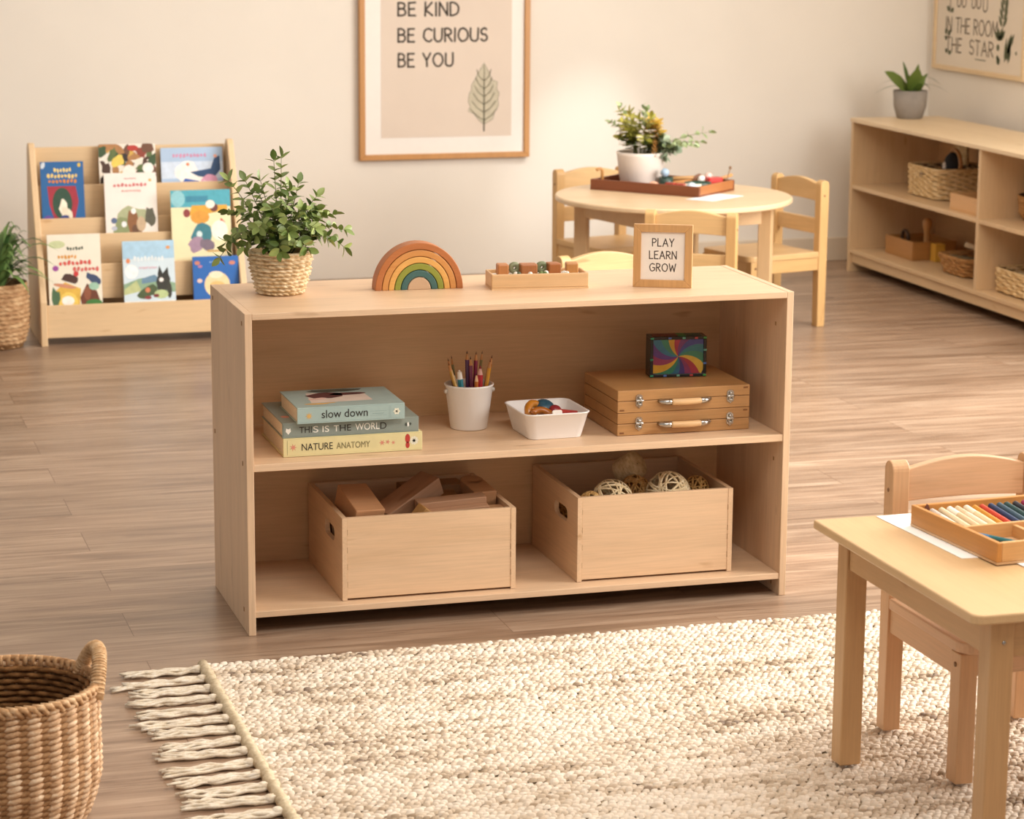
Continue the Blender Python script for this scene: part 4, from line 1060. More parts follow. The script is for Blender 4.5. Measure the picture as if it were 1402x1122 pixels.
# =================================================================== BOOK DISPLAY
DSP = lambda ax: wood('debf95', ax, contrast=.07, fine=.05, knots=.18)
DX, DY = -.048, 3.49
ds = thing('book_display', 'pale wooden tiered children\'s book display rack against the back wall', 'bookshelf', (DX, DY, 0))
DWW = .706
for x0 in (0, DWW-.022):
    quick('side_panel', DSP('z'), ds, lambda m: m.prism([(0,0),(0,.15),(.235,.645),(.250,.662),(.275,.662),(.30,.64),(.38,.20),(.38,0)], x0, x0+.022, 'yz'), .003)
quick('back_panel', DSP('x'), ds, lambda m: m.box(.0225, DWW-.0225, .300, .312, .03, .642), .001)
tiers = [(.008,.028,.139),(.085,.200,.265),(.140,.290,.360),(.185,.345,.410),(.235,.430,.518)]
for i, (y, z0, z1) in enumerate(tiers):
    zl = (z0, .145, .258, .345, .400)[i]
    quick('tier_front', DSP('x'), ds, lambda m: m.box(.0225, DWW-.0225, y, y+.010, zl, z1), .002)
    quick('tier_floor', DSP('x'), ds, lambda m: m.box(.0225, DWW-.0225, y+.0102, (tiers[i+1][0] if i < 4 else .300)-.0003, z0, z0+.008), 0)
def cover_book(label, x, y, z, w_, h, lean, cover, arts, rz=0.0, roll=0.0):
    t = thing('picture_book', label, 'book', (x, y, z+.0016), 0, 'picture books in the display rack'); t.rotation_euler = (-math.radians(lean), roll, rz)
    cm = plain(cover, rough=.35, var=.03, scale=20)
    m = MB(); m.box(-w_/2, w_/2, 0, .0012, 0, h); m.box(-w_/2, w_/2, .0078, .009, 0, h); m.box(-w_/2, -w_/2+.0015, .0012, .0078, 0, h)
    m.build('cover', cm, t); bx('pages', PAGE, t, -w_/2+.0015, w_/2-.002, .0013, .0077, .002, h-.002, 0)
    m = MB(); mats = []
    for i, (col, pts) in enumerate(arts):
        mm = plain(col, rough=.4, var=.08, scale=60)
        if mm not in mats: mats.append(mm)
        m.cur = mats.index(mm); q = clip01(pts)
        vs = [(-w_/2+a*w_, -.0002-.00003*i, b*h) for a, b in q]; m.add(vs, [tuple(range(len(vs)))], False)
    m.build('cover_art', mats, t); return t
def dashes(col, x0, x1, y, hh, n, seed, wob=.3):
    """illegible title: a row of little rounded marks"""
    r_ = random.Random(seed); w_ = (x1-x0)/n
    return [(col, ell(x0+w_*(i+.5), y+r_.uniform(-wob,wob)*hh*.4, w_*.40, hh*r_.uniform(.35,.55), 10, r_.uniform(-.4,.4), .25, seed+i)) for i in range(n)]
def blobs(cols, n, x0, x1, y0, y1, r0, r1, seed):
    r_ = random.Random(seed)
    return [(r_.choice(cols), ell(r_.uniform(x0,x1), r_.uniform(y0,y1), r_.uniform(r0,r1), r_.uniform(r0,r1)*.7, 11, r_.uniform(0,3), .3, seed*50+i)) for i in range(n)]
LN = 8
cover_book('blue picture book with a red arch on its cover, at left in the rack', .062, DY+.198, .3542, .146, .246, LN, '23609a',
    [('a02c3c', [(.14,.66),(.80,.66),(.86,.45),(.72,.1),(.34,.08),(.18,.4)]), ('2a4a38', ell(.48,.42,.23,.22,20)), ('efe6d2', ell(.50,.36,.10,.12,14,.1,.2,3)), ('e8dcc4', ell(.60,.27,.14,.09,12,-.6,.2,4)), ('2a3a7a', ell(.48,.18,.14,.08,12,.2,.2,6)),
     ('6a4a9a', ell(.14,.14,.15,.12,12)), ('d8c29a', ell(.80,.12,.14,.06,12,.5,.25,9)), ('b03a3a', ell(.55,.06,.2,.04,12)), ('cfd8e0', ell(.06,.95,.06,.04,8,.6)), ('d8b84a', ell(.90,.95,.04,.03,8))]+dashes('e8d088',.30,.72,.88,.06,6,2)+dashes('e6c878',.14,.86,.80,.06,9,5)+dashes('d9842e',.16,.84,.73,.05,8,7))
cover_book('busy brown and green picture book half hidden at top centre of the rack', .292, DY+.248, .4392, .196, .212, LN, 'e9dfcf',
    blobs(['4a3022','6a4630','38502e','c9a24a','8a3a2a','e9e0d0','2f2420','a87848','5a6a3a'], 44, .04, .96, .30, .97, .06, .15, 4)+[('b03428', ell(.60,.93,.10,.05,10)), ('e8c85a', ell(.33,.72,.12,.09,12,.5,.2,1)), ('f0e8dc', ell(.52,.52,.12,.14,12)), ('f2ece2', ell(.86,.60,.10,.09,12))])
cover_book('pale blue picture book with a white and navy shape, top right of the rack', .516, DY+.248, .4392, .216, .195, LN, 'a9c0da',
    [('c9d6e6', rc(0,.45,1,.75)), ('f2ece4', ell(.42,.55,.20,.20,16,-.5,.15,2)), ('f0e8de', ell(.60,.42,.2,.07,14,.1)), ('23456e', [(.46,.56),(.80,.62),(.86,.80),(.95,.85),(.96,.60),(.84,.44),(.60,.48)]), ('2f5aa8', [(.28,.30),(.38,.45),(.60,.40),(.62,.30)]), ('d89ab4', ell(.78,.38,.13,.12,12,.3,.2,5)), ('e6c2cc', ell(.70,.33,.12,.08,12,.2,.2,8)), ('e0805a', ell(.43,.70,.03,.03,8)), ('e09a7a', ell(.88,.84,.03,.03,8))]+dashes('c98aa8',.18,.74,.86,.07,10,3))
cover_book('white picture book with a brown and green animal scene, centre of the rack', .288, DY+.152, .2992, .178, .262, LN, 'ece4da',
    [('a8ad86', ell(.48,.38,.30,.18,16,.2,.15,2)), ('8a9468', ell(.30,.30,.16,.12,14,.4,.25,3)), ('8a5c38', ell(.52,.36,.10,.18,14,.05,.15,6)), ('6a4a34', ell(.60,.25,.12,.09,12,.2,.2,7)), ('c2a888', ell(.68,.33,.09,.10,12)), ('5c5a4a', ell(.86,.42,.10,.13,12,.5,.2,8)), ('f2eee8', ell(.54,.50,.05,.04,10)), ('e8e6e6', ell(.35,.33,.05,.04,10)), ('5a6a8a', ell(.16,.38,.06,.04,9)), ('b8bcc8', ell(.16,.28,.06,.03,9)), ('4a4a3a', ell(.20,.18,.07,.03,9,.6)), ('d8b060', ell(.88,.90,.03,.02,8))]
    +dashes('c98888',.38,.62,.925,.018,7,2)+dashes('cf7a78',.16,.82,.84,.05,9,4)+dashes('d89a92',.32,.70,.765,.025,9,6))
cover_book('cream and turquoise picture book with a round blue figure, right side of the rack', .521, DY+.098, .2092, .206, .293, LN, 'eadfb4',
    [('4ea4b4', rc(0,.80,1,1)), ('8cc4cc', ell(.12,.90,.12,.10,12)), ('3a86a0', rc(.25,.86,.62,.93)), ('d9a238', [(.30,.70),(.62,.72),(.95,.76),(.94,.82),(.35,.82)]), ('d8983a', ell(.48,.68,.16,.08,12)), ('8a3a3a', ell(.26,.73,.06,.05,10)), ('6a3a34', ell(.72,.79,.07,.05,10)), ('f0e8d8', ell(.66,.83,.08,.05,10)), ('3a7a86', ell(.50,.48,.18,.13,14,.2,.12,3)), ('cfe0de', ell(.46,.48,.05,.04,9)), ('a08498', ell(.40,.36,.13,.08,12,.3,.2,5)), ('7a6a78', ell(.58,.36,.12,.07,12,-.2,.2,6)), ('c85a4a', ell(.84,.60,.07,.06,9,.3,.35,7)), ('e3cd7a', rc(0,0,1,.16)), ('c99a4a', rc(.58,.27,.92,.29)), ('f3efdc', ell(.80,.52,.14,.12,12))])
cover_book('cream picture book with red title marks and a yellow scene, lower left in the rack', .076, DY+.024, .0372, .178, .335, LN, 'e9e2cf',
    [('d9b04a', [(.08,.02),(.52,.02),(.60,.45),(.30,.52),(.1,.42)]), ('e8c860', ell(.36,.30,.18,.12,14)), ('c9d0a0', ell(.18,.90,.16,.04,10)), ('4a3028', ell(.40,.555,.17,.045,12,-.1,.2,3)), ('c98a6a', ell(.30,.48,.22,.02,12,-.1)), ('f2efe6', ell(.35,.33,.12,.05,12)), ('4a6a4a', ell(.12,.35,.07,.12,12,0,.3,2)), ('6a3a28', [(.58,.36),(.72,.50),(.90,.42),(.96,.32),(.92,.29),(.60,.29)]), ('8a5238', ell(.72,.40,.07,.07,10)), ('3a4a6a', ell(.84,.55,.13,.05,12,-.3,.3,6)), ('9ac0a8', ell(.85,.47,.1,.04,10)), ('3f7a3a', ell(.84,.30,.16,.04,10)), ('c83a3a', ell(.52,.60,.05,.03,8)), ('9a4a9a', ell(.14,.66,.06,.03,8))]
    +dashes('4a5a4a',.36,.68,.855,.035,6,2)+dashes('d8932e',.18,.55,.775,.035,6,3)+dashes('d0524a',.20,.82,.71,.05,8,4)+dashes('d0605a',.46,.96,.645,.045,7,5))
cover_book('pale blue picture book with a dark animal on green hills, lower centre of the rack', .327, DY+.024, .0372, .176, .305, LN, 'cfdfe6',
    [('a8cbe0', rc(0,.80,1,1)), ('f0f2f2', ell(.16,.66,.13,.08,12)), ('8aa88a', [(0,.52),(.3,.58),(.55,.60),(1,.52),(1,.42),(0,.45)]), ('b8c08a', [(0,.46),(.25,.56),(.34,.44),(0,.40)]), ('6a8aa0', [(.35,.58),(.6,.62),(.75,.55),(.35,.52)]), ('34342e', ell(.76,.52,.13,.11,14,.3,.2,2)), ('2c2c28', [(.66,.62),(.70,.72),(.76,.63),(.86,.70),(.88,.58),(.7,.56)]), ('ece6e0', ell(.73,.56,.045,.025,9)), ('4a5a3a', ell(.48,.44,.20,.07,12,.2,.25,4)), ('3a3a30', ell(.88,.44,.05,.09,10)), ('d0805a', ell(.46,.45,.05,.03,9)), ('b8c890', ell(.72,.40,.14,.05,12)), ('8a3a3a', ell(.46,.365,.07,.02,9)), ('7a3434', ell(.62,.385,.06,.02,9)), ('e08a5a', ell(.10,.78,.04,.03,8)), ('e09a5a', ell(.88,.92,.04,.02,8)), ('eef0f0', rc(0,0,1,.33))]
    +dashes('dfe8ea',.20,.80,.80,.06,9,2)+dashes('d8b4c0',.30,.66,.70,.025,9,3))
cover_book('small bright blue picture book with a pale round face, lower right in the rack', .556, DY+.024, .0372, .158, .245, LN, '2a66b0',
    [('ecd2a0', ell(.52,.60,.28,.18,22)), ('e6bc78', ell(.52,.60,.16,.05,14)), ('f0e0c0', ell(.5,.74,.16,.05,12)), ('e0c0b4', ell(.14,.66,.06,.03,9)), ('c8806a', ell(.10,.91,.06,.03,9)), ('c8806a', ell(.86,.90,.07,.03,9)), ('b87a9a', ell(.16,.86,.05,.02,8))]+dashes('8ab0d8',.36,.62,.92,.03,5,4))

# ------------------------------------------------------------------ floor plant by the rack
FPx, FPy = -.190, 3.535
fp = thing('potted_plant', 'strap-leaved green plant in a tall woven pot on the floor left of the book rack', 'plant', (FPx, FPy, 0))
quick('woven_pot', straw('8a6240','b08a62','cfb088', scale=26), fp, lambda m: braid(m, [(.078,0),(.096,.03),(.107,.08),(.109,.14),(.104,.222)], 15, 26, .007))
quick('pot_lining', straw('6a4a2c','8a6640','a88458', scale=26), fp, lambda m: m.lathe([(.004,.004),(.086,.004),(.1,.08),(.098,.212),(.101,.22),(.104,.222)], 32, capb=True))
quick('soil', plain('35281c', rough=.95, var=.3, scale=60), fp, lambda m: m.lathe([(.094,.19),(.05,.196),(.002,.2)], 24, capb=True))
def strap(m, base, a, L, rise, droop, w_, fold=.25):
    d = Vector((math.cos(a), math.sin(a), 0)); s = Vector((-math.sin(a), math.cos(a), 0)); n = 9; vs = []
    for i in range(n):
        t = i/(n-1); p = Vector(base)+d*(L*t*(.35+.65*t**.5))+Vector((0,0,rise*math.sin(min(1,t*1.0)*PI*.62)-droop*t*t)); h = w_*.5*(.55+.9*t*(1-t)*2)*(1 if t < .75 else (1-t)/.25*.98+.02)
        vs += [p-s*h+Vector((0,0,h*fold)), p, p+s*h+Vector((0,0,h*fold))]
    m.add(vs, [f_ for i in range(n-1) for f_ in ((i*3,i*3+1,i*3+4,i*3+3),(i*3+1,i*3+2,i*3+5,i*3+4))], True)
g = random.Random(6); m = MB()
for k in range(95):
    a = g.uniform(0, 2*PI); L = g.uniform(.06,.165)
    if -.4 < math.sin(a/1.0) and math.cos(a) > .3: L = min(L, .105)
    strap(m, (.025*math.cos(a), .025*math.sin(a), .195), a, L, g.uniform(.09,.235)*(1.2-L*2.5), g.uniform(0,.07)*L*8, g.uniform(.013,.022))
for a, L, rise, dr in ((-.35,.20,.175,.03),(-.45,.195,.135,.04),(-.7,.19,.11,.05),(-.95,.165,.2,.03),(-.5,.17,.19,.02),(-.2,.185,.08,.06)):
    strap(m, (.02*math.cos(a), .02*math.sin(a), .195), a, L, rise, dr, .022)
m.build('foliage', leafmat('38552a','7d9a55'), fp)

# ------------------------------------------------------------------ wall print
PWx0, PWx1, PZ0, PZ1, PY_ = 1.336, 2.031, .470, 1.40, 4.70
pf = thing('wall_print', 'large oak-framed wall print reading be kind be curious be you', 'picture', (PWx0, PY_, PZ0))
fw, fh = PWx1-PWx0, PZ1-PZ0; fb = .022
m = MB(); outer = [(0,0),(fw,0),(fw,fh),(0,fh)]; inner = [(fb,fb),(fw-fb,fb),(fw-fb,fh-fb),(fb,fh-fb)]
for i in range(4):
    j = (i+1) % 4; m.prism([outer[i], outer[j], inner[j], inner[i]], 0, .030, 'xz')
m.build('frame', wood('c48d50', 'z', contrast=.1, fine=.08, knots=.15), pf, .002)
bx('mat_board', plain('ebe5dc', rough=.8, var=.01), pf, fb, fw-fb, .013, .0165, fb, fh-fb, 0)
bx('backing', plain('a88458', rough=.8), pf, fb*.5, fw-fb*.5, .018, .0295, fb*.5, fh-fb*.5, 0)
px0, px1, pz0, pz1 = 1.424-PWx0, 1.957-PWx0, .556-PZ0, fh-.09
bx('print_sheet', plain('d9c9b8', rough=.85, var=.02, scale=6), pf, px0, px1, .0118, .0128, pz0, pz1, 0)
for i, (t, zb, xe) in enumerate((('BE KIND', 1.033, 1.738), ('BE CURIOUS', .932, 1.855), ('BE YOU', .835, 1.715))):
    m = MB(); h = .050; w_ = (xe-1.494)/(letter_width(t, .24, .55)*h)
    strokes(m, t, 1.494-PWx0, zb-PZ0, h, .0044, lambda a, b, d: (a, .0116-d*.001, b), gap=.24, space=.55, seed=i+3, wide=w_, wob=.018)
    m.build('lettering', plain('3d352c', rough=.8), pf)
lx, lz0, lz1 = 1.8435-PWx0, .575-PZ0, .846-PZ0; LH = lz1-lz0
m = MB(); m.cur = 0
def lp(u, v): return (lx+u*.066, .0112, lz0+v*LH)
OUT = [(0,.1),(-.30,.16),(-.62,.26),(-1.0,.30),(-.86,.36),(-.98,.44),(-.92,.56),(-.78,.60),(-.78,.68),(-.55,.76),(-.42,.84),(0,1),(.32,.86),(.44,.76),(.62,.74),(.84,.72),(.78,.62),(.95,.56),(.86,.46),(.92,.38),(.66,.28),(.56,.18)]
m.add([lp(0,.5)]+[lp(*p) for p in OUT], [(0, 1+i, 1+(i+1) % len(OUT)) for i in range(len(OUT))], False)
m.build('leaf_drawing', plain('c0b79f', rough=.85, var=.1, scale=30), pf)
m = MB(); ny = Vector((0,1,0))
m.tube([(lx, .0110, lz0+LH*t) for t in (0,.25,.5,.75,.97)], [.0030,.0030,.0026,.002,.0012], 6, flat=(ny,.2))
for k in range(6):
    v = .16+.115*k
    for s, e in ((-1, (-.86+.05*k, v+.17)), (1, (.82-.05*k, v+.17))):
        m.tube([lp(0,v), lp(s*.45*(1-.06*k), v+.07), lp(e[0]*(1-.05*k), e[1])], .0017, 5, flat=(ny,.2))
m.tube([lp(*p) for p in OUT], .0009, 5, closed=True, flat=(ny,.2))
m.build('leaf_veins', plain('4c4a38', rough=.85), pf)

# =================================================================== ROUND TABLE
TCX, TCY, TRR, TTH = 2.068, 3.125, .406, .50
rt = thing('round_table', 'round pale wooden children\'s table behind the shelf', 'table', (TCX, TCY, 0))
quick('tabletop', wood('dcc09a', 'x', contrast=.07, fine=.05, knots=.15, rough=.35), rt, lambda m: m.lathe([(.01,TTH-.018),(TRR-.004,TTH-.018),(TRR,TTH-.014),(TRR,TTH-.004),(TRR-.004,TTH),(.01,TTH)], 72, capb=True, capt=True, smooth=False))
for k, a in enumerate((-32, 58, 148, 238)):
    a = math.radians(a); x, y = .322*math.cos(a), .322*math.sin(a)
    quick('leg', wood('d2b083', 'z', contrast=.08, fine=.05, knots=.15), rt, lambda m: m.cbox((x, y, (TTH-.018)/2), (.046,.046,TTH-.0184), Matrix.Rotation(a, 3, 'Z')), .003)
    a2 = a+PI/2; p = Vector((x, y, 0)); q = Vector((.322*math.cos(a2), .322*math.sin(a2), 0)); mid = (p+q)/2; L = (q-p).length-.046*1.1
    quick('apron', wood('d2b083', 'x', contrast=.08, fine=.05, knots=.15), rt, lambda m: m.cbox((mid.x, mid.y, TTH-.018-.034), (L, .018, .066), Matrix.Rotation(math.atan2(q.y-p.y, q.x-p.x), 3, 'Z')), .001)
CHC, CHD = 'd2a970', 'd8b27c'
ch = make_chair('wooden child chair at the front of the round table with its back to the shelf', (1.912, 2.530, 0), math.radians(147), CHC, CHD, 'chairs around the round table')
dup(ch, (2.636, 3.368, 0), math.radians(-76), 'wooden child chair on the right side of the round table')
dup(ch, (1.995, 3.815, 0), math.radians(12), 'wooden child chair behind the round table, left of the vase')
dup(ch, (1.337, 1.715, 0), math.radians(197), 'wooden child chair just behind the shelf, only its curved back showing above the shelf top')
# serving tray
TU, TV = Vector((.67,-.743,0)), Vector((.743,.67,0)); TA = math.atan2(-.743, .67)
TO = Vector((1.838, 3.338, TTH+.0008)); TL, TDp, TTH2 = .425, .268, .036
st = thing('serving_tray', 'dark brown rectangular wooden tray on the round table', 'tray', TO, TA)
WAL = lambda ax: wood('7d4526', ax, contrast=.14, fine=.1, knots=.2, rough=.4)
bx('bottom', WAL('x'), st, 0, TL, 0, TDp, 0, .006, 0)
bx('side', WAL('x'), st, 0, TL, 0, .010, .006, TTH2, .0015); bx('side', WAL('x'), st, 0, TL, TDp-.010, TDp, .006, TTH2, .0015)
bx('end', WAL('y'), st, 0, .010, .010, TDp-.010, .006, TTH2, .0015); bx('end', wood('a5693c', 'y', contrast=.14, knots=.2), st, TL-.010, TL, .010, TDp-.010, .006, TTH2, .0015)
def T3(u, v, z): p = TO+TU*u+TV*v; return (p.x, p.y, TO.z+.0065+z)
vz = thing('flower_pot', 'off-white ceramic pot of mixed greenery standing in the brown tray on the round table', 'plant', T3(.125, .135, .0003))
quick('pot', plain('e3d8cd', rough=.55, var=.03, scale=14), vz, lambda m: m.lathe([(.066,0),(.070,.004),(.0845,.108),(.0865,.118),(.0845,.121),(.080,.116),(.076,.1),(.004,.096)], 40, capb=True))
quick('soil', plain('33271b', rough=.95, var=.3, scale=60), vz, lambda m: m.lathe([(.076,.104),(.04,.108),(.002,.11)], 24, capb=True))
g = random.Random(31)
def bunch(name, mat_, n, az, spread, zr, L0, Wr, leaves=7, r=.0015):
    ml, ms = MB(), MB()
    for k in range(n):
        a = az[0]+(az[1]-az[0])*g.random(); rr_ = spread*g.uniform(.35,1); z = g.uniform(*zr)
        sprig(ml, ms, curve3((.02*math.cos(a), .02*math.sin(a), .105), (rr_*math.cos(a), rr_*math.sin(a), .105+z), .03), r, leaves, L0, L0*.9, Wr, g)
    ml.build(name, mat_, vz); ms.build(name+'_stems', plain('6a6a38', rough=.6), vz)
bunch('olive_leaves', leafmat('85852a','c4bd5c'), 18, (1.9,4.9), .085, (.05,.155), .034, .55)
bunch('dark_leaves', leafmat('3a4a22','5c6a30'), 7, (0,6.28), .06, (.04,.09), .034, .6)
bunch('yellow_leaves', leafmat('b8922e','d6b652'), 12, (-1.2,.8), .075, (.07,.13), .030, .55)
bunch('grey_green_leaves', leafmat('7f967a','a9b89a'), 11, (-.85,-.10), .13, (.0,.07), .032, .66)
ml, ms = MB(), MB()
for tip in ((.19,-.17,.20),(.165,-.15,.165),(.13,-.17,.155),(-.07,.02,.275),(-.005,-.06,.265),(-.10,.03,.22),(.02,.03,.265)):
    sprig(ml, ms, curve3((.01,.0,.105), tip, .035), .0013, 6, .029, .026, .62, g, start=.45)
ml.build('trailing_leaves', leafmat('8a9c6c','aab88a'), vz); ms.build('trailing_stems', plain('7a7a48', rough=.6), vz)
m = MB()
for k in range(26):
    a = g.uniform(2.7, 5.0); r = g.uniform(.055,.10); z = g.uniform(.14,.225)
    for q in range(5):
        leaf(m, (r*math.cos(a), r*math.sin(a), z), (math.cos(q*1.257), math.sin(q*1.257), .5), (0,0,1), .014, .010)
m.build('white_blossoms', plain('f3eee6', rough=.7, var=.02), vz)
m = MB()
for x, y, z, h in ((.03,-.065,.12,.10),(.045,-.05,.15,.09),(.02,-.08,.105,.06)):
    for k in range(26):
        a = k*2.4; t = k/26; leaf(m, (x+.004*math.cos(a), y+.004*math.sin(a), z+h*t), (math.cos(a), math.sin(a), .9), (0,0,1), .013*(1.1-t*.6), .007)
m.build('ochre_flower_spikes', leafmat('a8722a','c9985a'), vz)
def titem(name, label, cat, uv, z, mats, fn, rot=(0,0,0)):
    o = quick(name, mats, None, fn); o.location = T3(uv[0], uv[1], z); o.rotation_euler = rot; return tag(o, label, cat, 'small craft things in the brown tray')
PL = lambda c: plain(c, rough=.4, coat=.2)
sph = lambda r, z=1.0: (lambda m: m.ball((0,0,r*z), (r, r, r*z), 16, 10))
titem('pebble', 'peach pebble in front of the vase in the brown tray', 'pebble', (.225,.045), 0, PL('e2a98a'), sph(.020,.8))
titem('pebble', 'pink pebble left of the peach one in the brown tray', 'pebble', (.190,.040), 0, PL('e0b4a4'), sph(.016,.8))
cup = lambda r, h: (lambda m: m.lathe([(r*.85,0),(r,h*.1),(r,h),(r*.88,h),(r*.85,h*.3),(.002,h*.25)], 20, capb=True))
titem('paint_pot', 'dark green paint pot right of the vase in the brown tray', 'pot', (.232,.125), 0, PL('243f34'), cup(.024,.040))
titem('ball', 'blue-white ball resting on the rim of the green paint pot', 'ball', (.236,.105), .0415, PL('9fb8cc'), sph(.0155))
titem('wooden_stick', 'long tan wooden stick lying along the back of the brown tray', 'stick', (.255,.215), .020, wood('cf9f66','x'), lambda m: m.tube([(-.07,0,.006),(.07,.01,.012)], .007, 8), (0,0,TA+.55))
titem('wooden_stick', 'orange wooden stick crossing the tan one in the tray', 'stick', (.285,.175), .012, wood('c98a4c','x'), lambda m: m.tube([(-.075,0,.006),(.075,.0,.014)], .0075, 8), (0,0,TA+.85))
titem('wooden_block', 'flat red block near the front side of the brown tray', 'block', (.285,.058), 0, PL('b8402e'), lambda m: m.box(-.016,.016,-.012,.012,0,.030), (0,0,TA))
titem('wooden_block', 'second red block beside the flat red one in the tray', 'block', (.322,.062), 0, PL('c04a38'), lambda m: m.box(-.013,.013,-.012,.012,0,.029), (0,0,TA+.2))
titem('paper_roll', 'cream paper roll lying between red blocks and blue-white ball', 'paper', (.345,.095), 0, PL('e9dcc8'), lambda m: m.tube([(-.035,0,.014),(.035,0,.014)], .014, 12), (0,0,TA+.4))
titem('ball', 'blue and white ball near the right front corner of the brown tray', 'ball', (.372,.045), 0, PL('c8d2dc'), sph(.019))
titem('ball', 'small royal blue ball touching the blue and white one', 'ball', (.345,.030), 0, PL('2f5a94'), sph(.013))
titem('toy_dish', 'dark green oval dish at the right end of the brown tray', 'dish', (.352,.130), .0, PL('1f4030'), lambda m: m.lathe([(.02,0),(.034,.016),(.036,.030),(.031,.030),(.028,.018),(.002,.012)], 24, sx=1.3, capb=True), (0,0,TA+.6))
titem('red_tin', 'bright red tin at the back right corner of the brown tray', 'tin', (.372,.212), 0, PL('c02c24'), lambda m: m.prism(rr(.058,.036,.008), 0, .040, 'xy'), (0,0,TA+.9))
titem('wooden_ring', 'brown wooden ring propped up in the back of the tray', 'ring', (.320,.200), .0, wood('7a4a2c','x'), lambda m: m.tube([(.019*math.cos(2*PI*k/20), 0, .025+.019*math.sin(2*PI*k/20)) for k in range(20)], .006, 8, closed=True), (0,0,.2))
titem('ball', 'white ball beside the green oval dish in the tray', 'ball', (.335,.192), .018, PL('f0ebe4'), sph(.014))
titem('ball', 'pale pink ball at the back of the tray by the red tin', 'ball', (.338,.238), .024, PL('e6c4b8'), sph(.014))
titem('felt_pad', 'white felt pad under the balls and sticks in the brown tray', 'pad', (.315,.190), 0.0002, plain('e6ddd0', rough=.9), lambda m: m.box(-.05,.05,-.045,.045,0,.010), (0,0,TA))
def brush(m): m.tube([(0,0,0),(.012,0,.05)], .0022, 6); m.ball((.012,0,.054), .006, 10, 6)
titem('thin_brush', 'thin stick with a dark ball tip standing up at the tray\'s right end', 'stick', (.408,.222), .0, plain('8a6a4c'), lambda m: (m.tube([(0,0,0),(.022,.004,.072)], .0022, 6), m.ball((.0225,.004,.074), .0055, 10, 6)))
titem('wooden_peg', 'tan wooden peg sticking out over the right end of the tray', 'stick', (.400,.242), .026, wood('d39a62','x'), lambda m: m.tube([(-.03,0,.006),(.028,0,.02)], .006, 8), (0,0,.2))
titem('bent_hook', 'small bent wooden hook standing at the left end of the tray', 'hook', (.022,.045), .0, wood('c08a4c','z'), lambda m: m.tube([(0,0,0),(0,0,.052)]+[( -.012+.012*math.cos(a), 0, .052+.012*math.sin(a)) for a in (.5,1.0,1.57,2.2,2.7)], .0055, 8), (0,0,.2))
o = quick('paper_sheet', plain('e9ebf0', rough=.8, var=.03, scale=20), None, lambda m: m.prism([(0,0),(.16,.12),(.10,.20),(-.07,.07)], 0, .0008, 'xy')); o.location = (2.13, 2.915, TTH+.0006)
tag(o, 'pale sheet of paper on the round table in front of the brown tray', 'paper')

# =================================================================== RIGHT-HAND SHELF
RS = lambda ax: wood('d8b88e', ax, contrast=.08, fine=.05, knots=.18)
rs = thing('cubby_shelf', 'long low wooden cubby shelf along the right wall holding baskets', 'shelf', (3.31, 4.44, 0))
RD, RL, RH = .39, 2.30, .625
bx('end_panel', RS('z'), rs, 0, RD, -.020, 0, 0, RH-.016)
bx('end_panel', RS('z'), rs, 0, RD, -RL, -RL+.02, 0, RH-.016)
bx('divider', RS('z'), rs, .002, RD-.01, -1.142, -1.124, .095, RH-.016)
bx('top', wood('e0c7a2', 'y', contrast=.06, fine=.05, knots=.15), rs, -.004, RD, -RL, .004, RH-.016, RH, .002)
bx('shelf_board', RS('y'), rs, .004, RD-.01, -1.124, -.020, .340, .356); bx('shelf_board', RS('y'), rs, .004, RD-.01, -RL+.02, -1.142, .340, .356)
bx('shelf_board', RS('y'), rs, .0, RD-.01, -RL+.02, -.020, .079, .095)
bx('kick_rail', RS('y'), rs, .012, .030, -RL+.02, -.020, .038, .079)
bx('back_panel', wood('cfa676', 'y', contrast=.1, knots=.2), rs, RD-.01, RD, -RL+.02, -.020, .06, RH-.016, 0)
def wicker(name, label, loc, sx, sy, h, mats, taper=.88, rows=7, group='baskets in the right-hand cubby shelf', rnd_r=.02, cat='basket', handle=False):
    t = thing(name, label, cat, loc, 0, group)
    def path(a, z, s):
        k = taper+(1-taper)*z/h; hx, hy = sx/2*k, sy/2*k; c_, s_ = math.cos(a), math.sin(a); p = 7.0
        q = (abs(c_)**p+abs(s_)**p)**(-1/p); return ((hx+s)*c_*q, (hy+s)*s_*q)
    m = MB(); dz = h/rows; weave(m, path, rows, 28, dz*.54, .0025, dz*.72, dz*.94, n=140); m.build('wickerwork', mats, t)
    m = MB(); m.tube([(*path(2*PI*k/60, h, .001), h) for k in range(60)], .006, 8, closed=True); m.build('rim', mats, t)
    N_ = 40; b_ = [path(2*PI*k/N_, 0, -.004) for k in range(N_)]; tp = [path(2*PI*k/N_, h, -.004) for k in range(N_)]
    m = MB(); loft(m, [(b_, .002), (tp, h-.002)], True, False); m.build('lining', plain('7a5a38', rough=.9), t)
    return t
PALEW = straw('b8935f','d6b684','e9d2a8', scale=40); DKW = straw('8a5f34','a87a48','c09460', scale=40)
lid_b = wicker('lidded_basket', 'pale wicker box with its lid raised on the upper left cubby', (3.525, 3.965, .3575), .25, .285, .115, PALEW, .97, 11)
m = MB(); m.cbox((.085, .085, .155), (.014, .115, .085)); m.build('lid', PALEW, lid_b, .004)
m = MB(); m.cbox((-.127, -.01, .088), (.006, .03, .014)); m.build('clasp', plain('4a3420', rough=.5), lid_b)
o = quick('toy_drum', [plain('1c1c20', rough=.5), wood('a8743c','x'), plain('d8ccbc', rough=.6)], None, lambda m: None)
bpy.data.objects.remove(o)
tb = thing('plush_toy', 'small black round toy with a tan band sticking out of the lidded basket', 'toy', (3.50, 3.90, .3625))
quick('body', plain('1d1c20', rough=.8, bump=.3, scale=120), tb, lambda m: m.ball((0,0,.125), (.034,.040,.048), 18, 12))
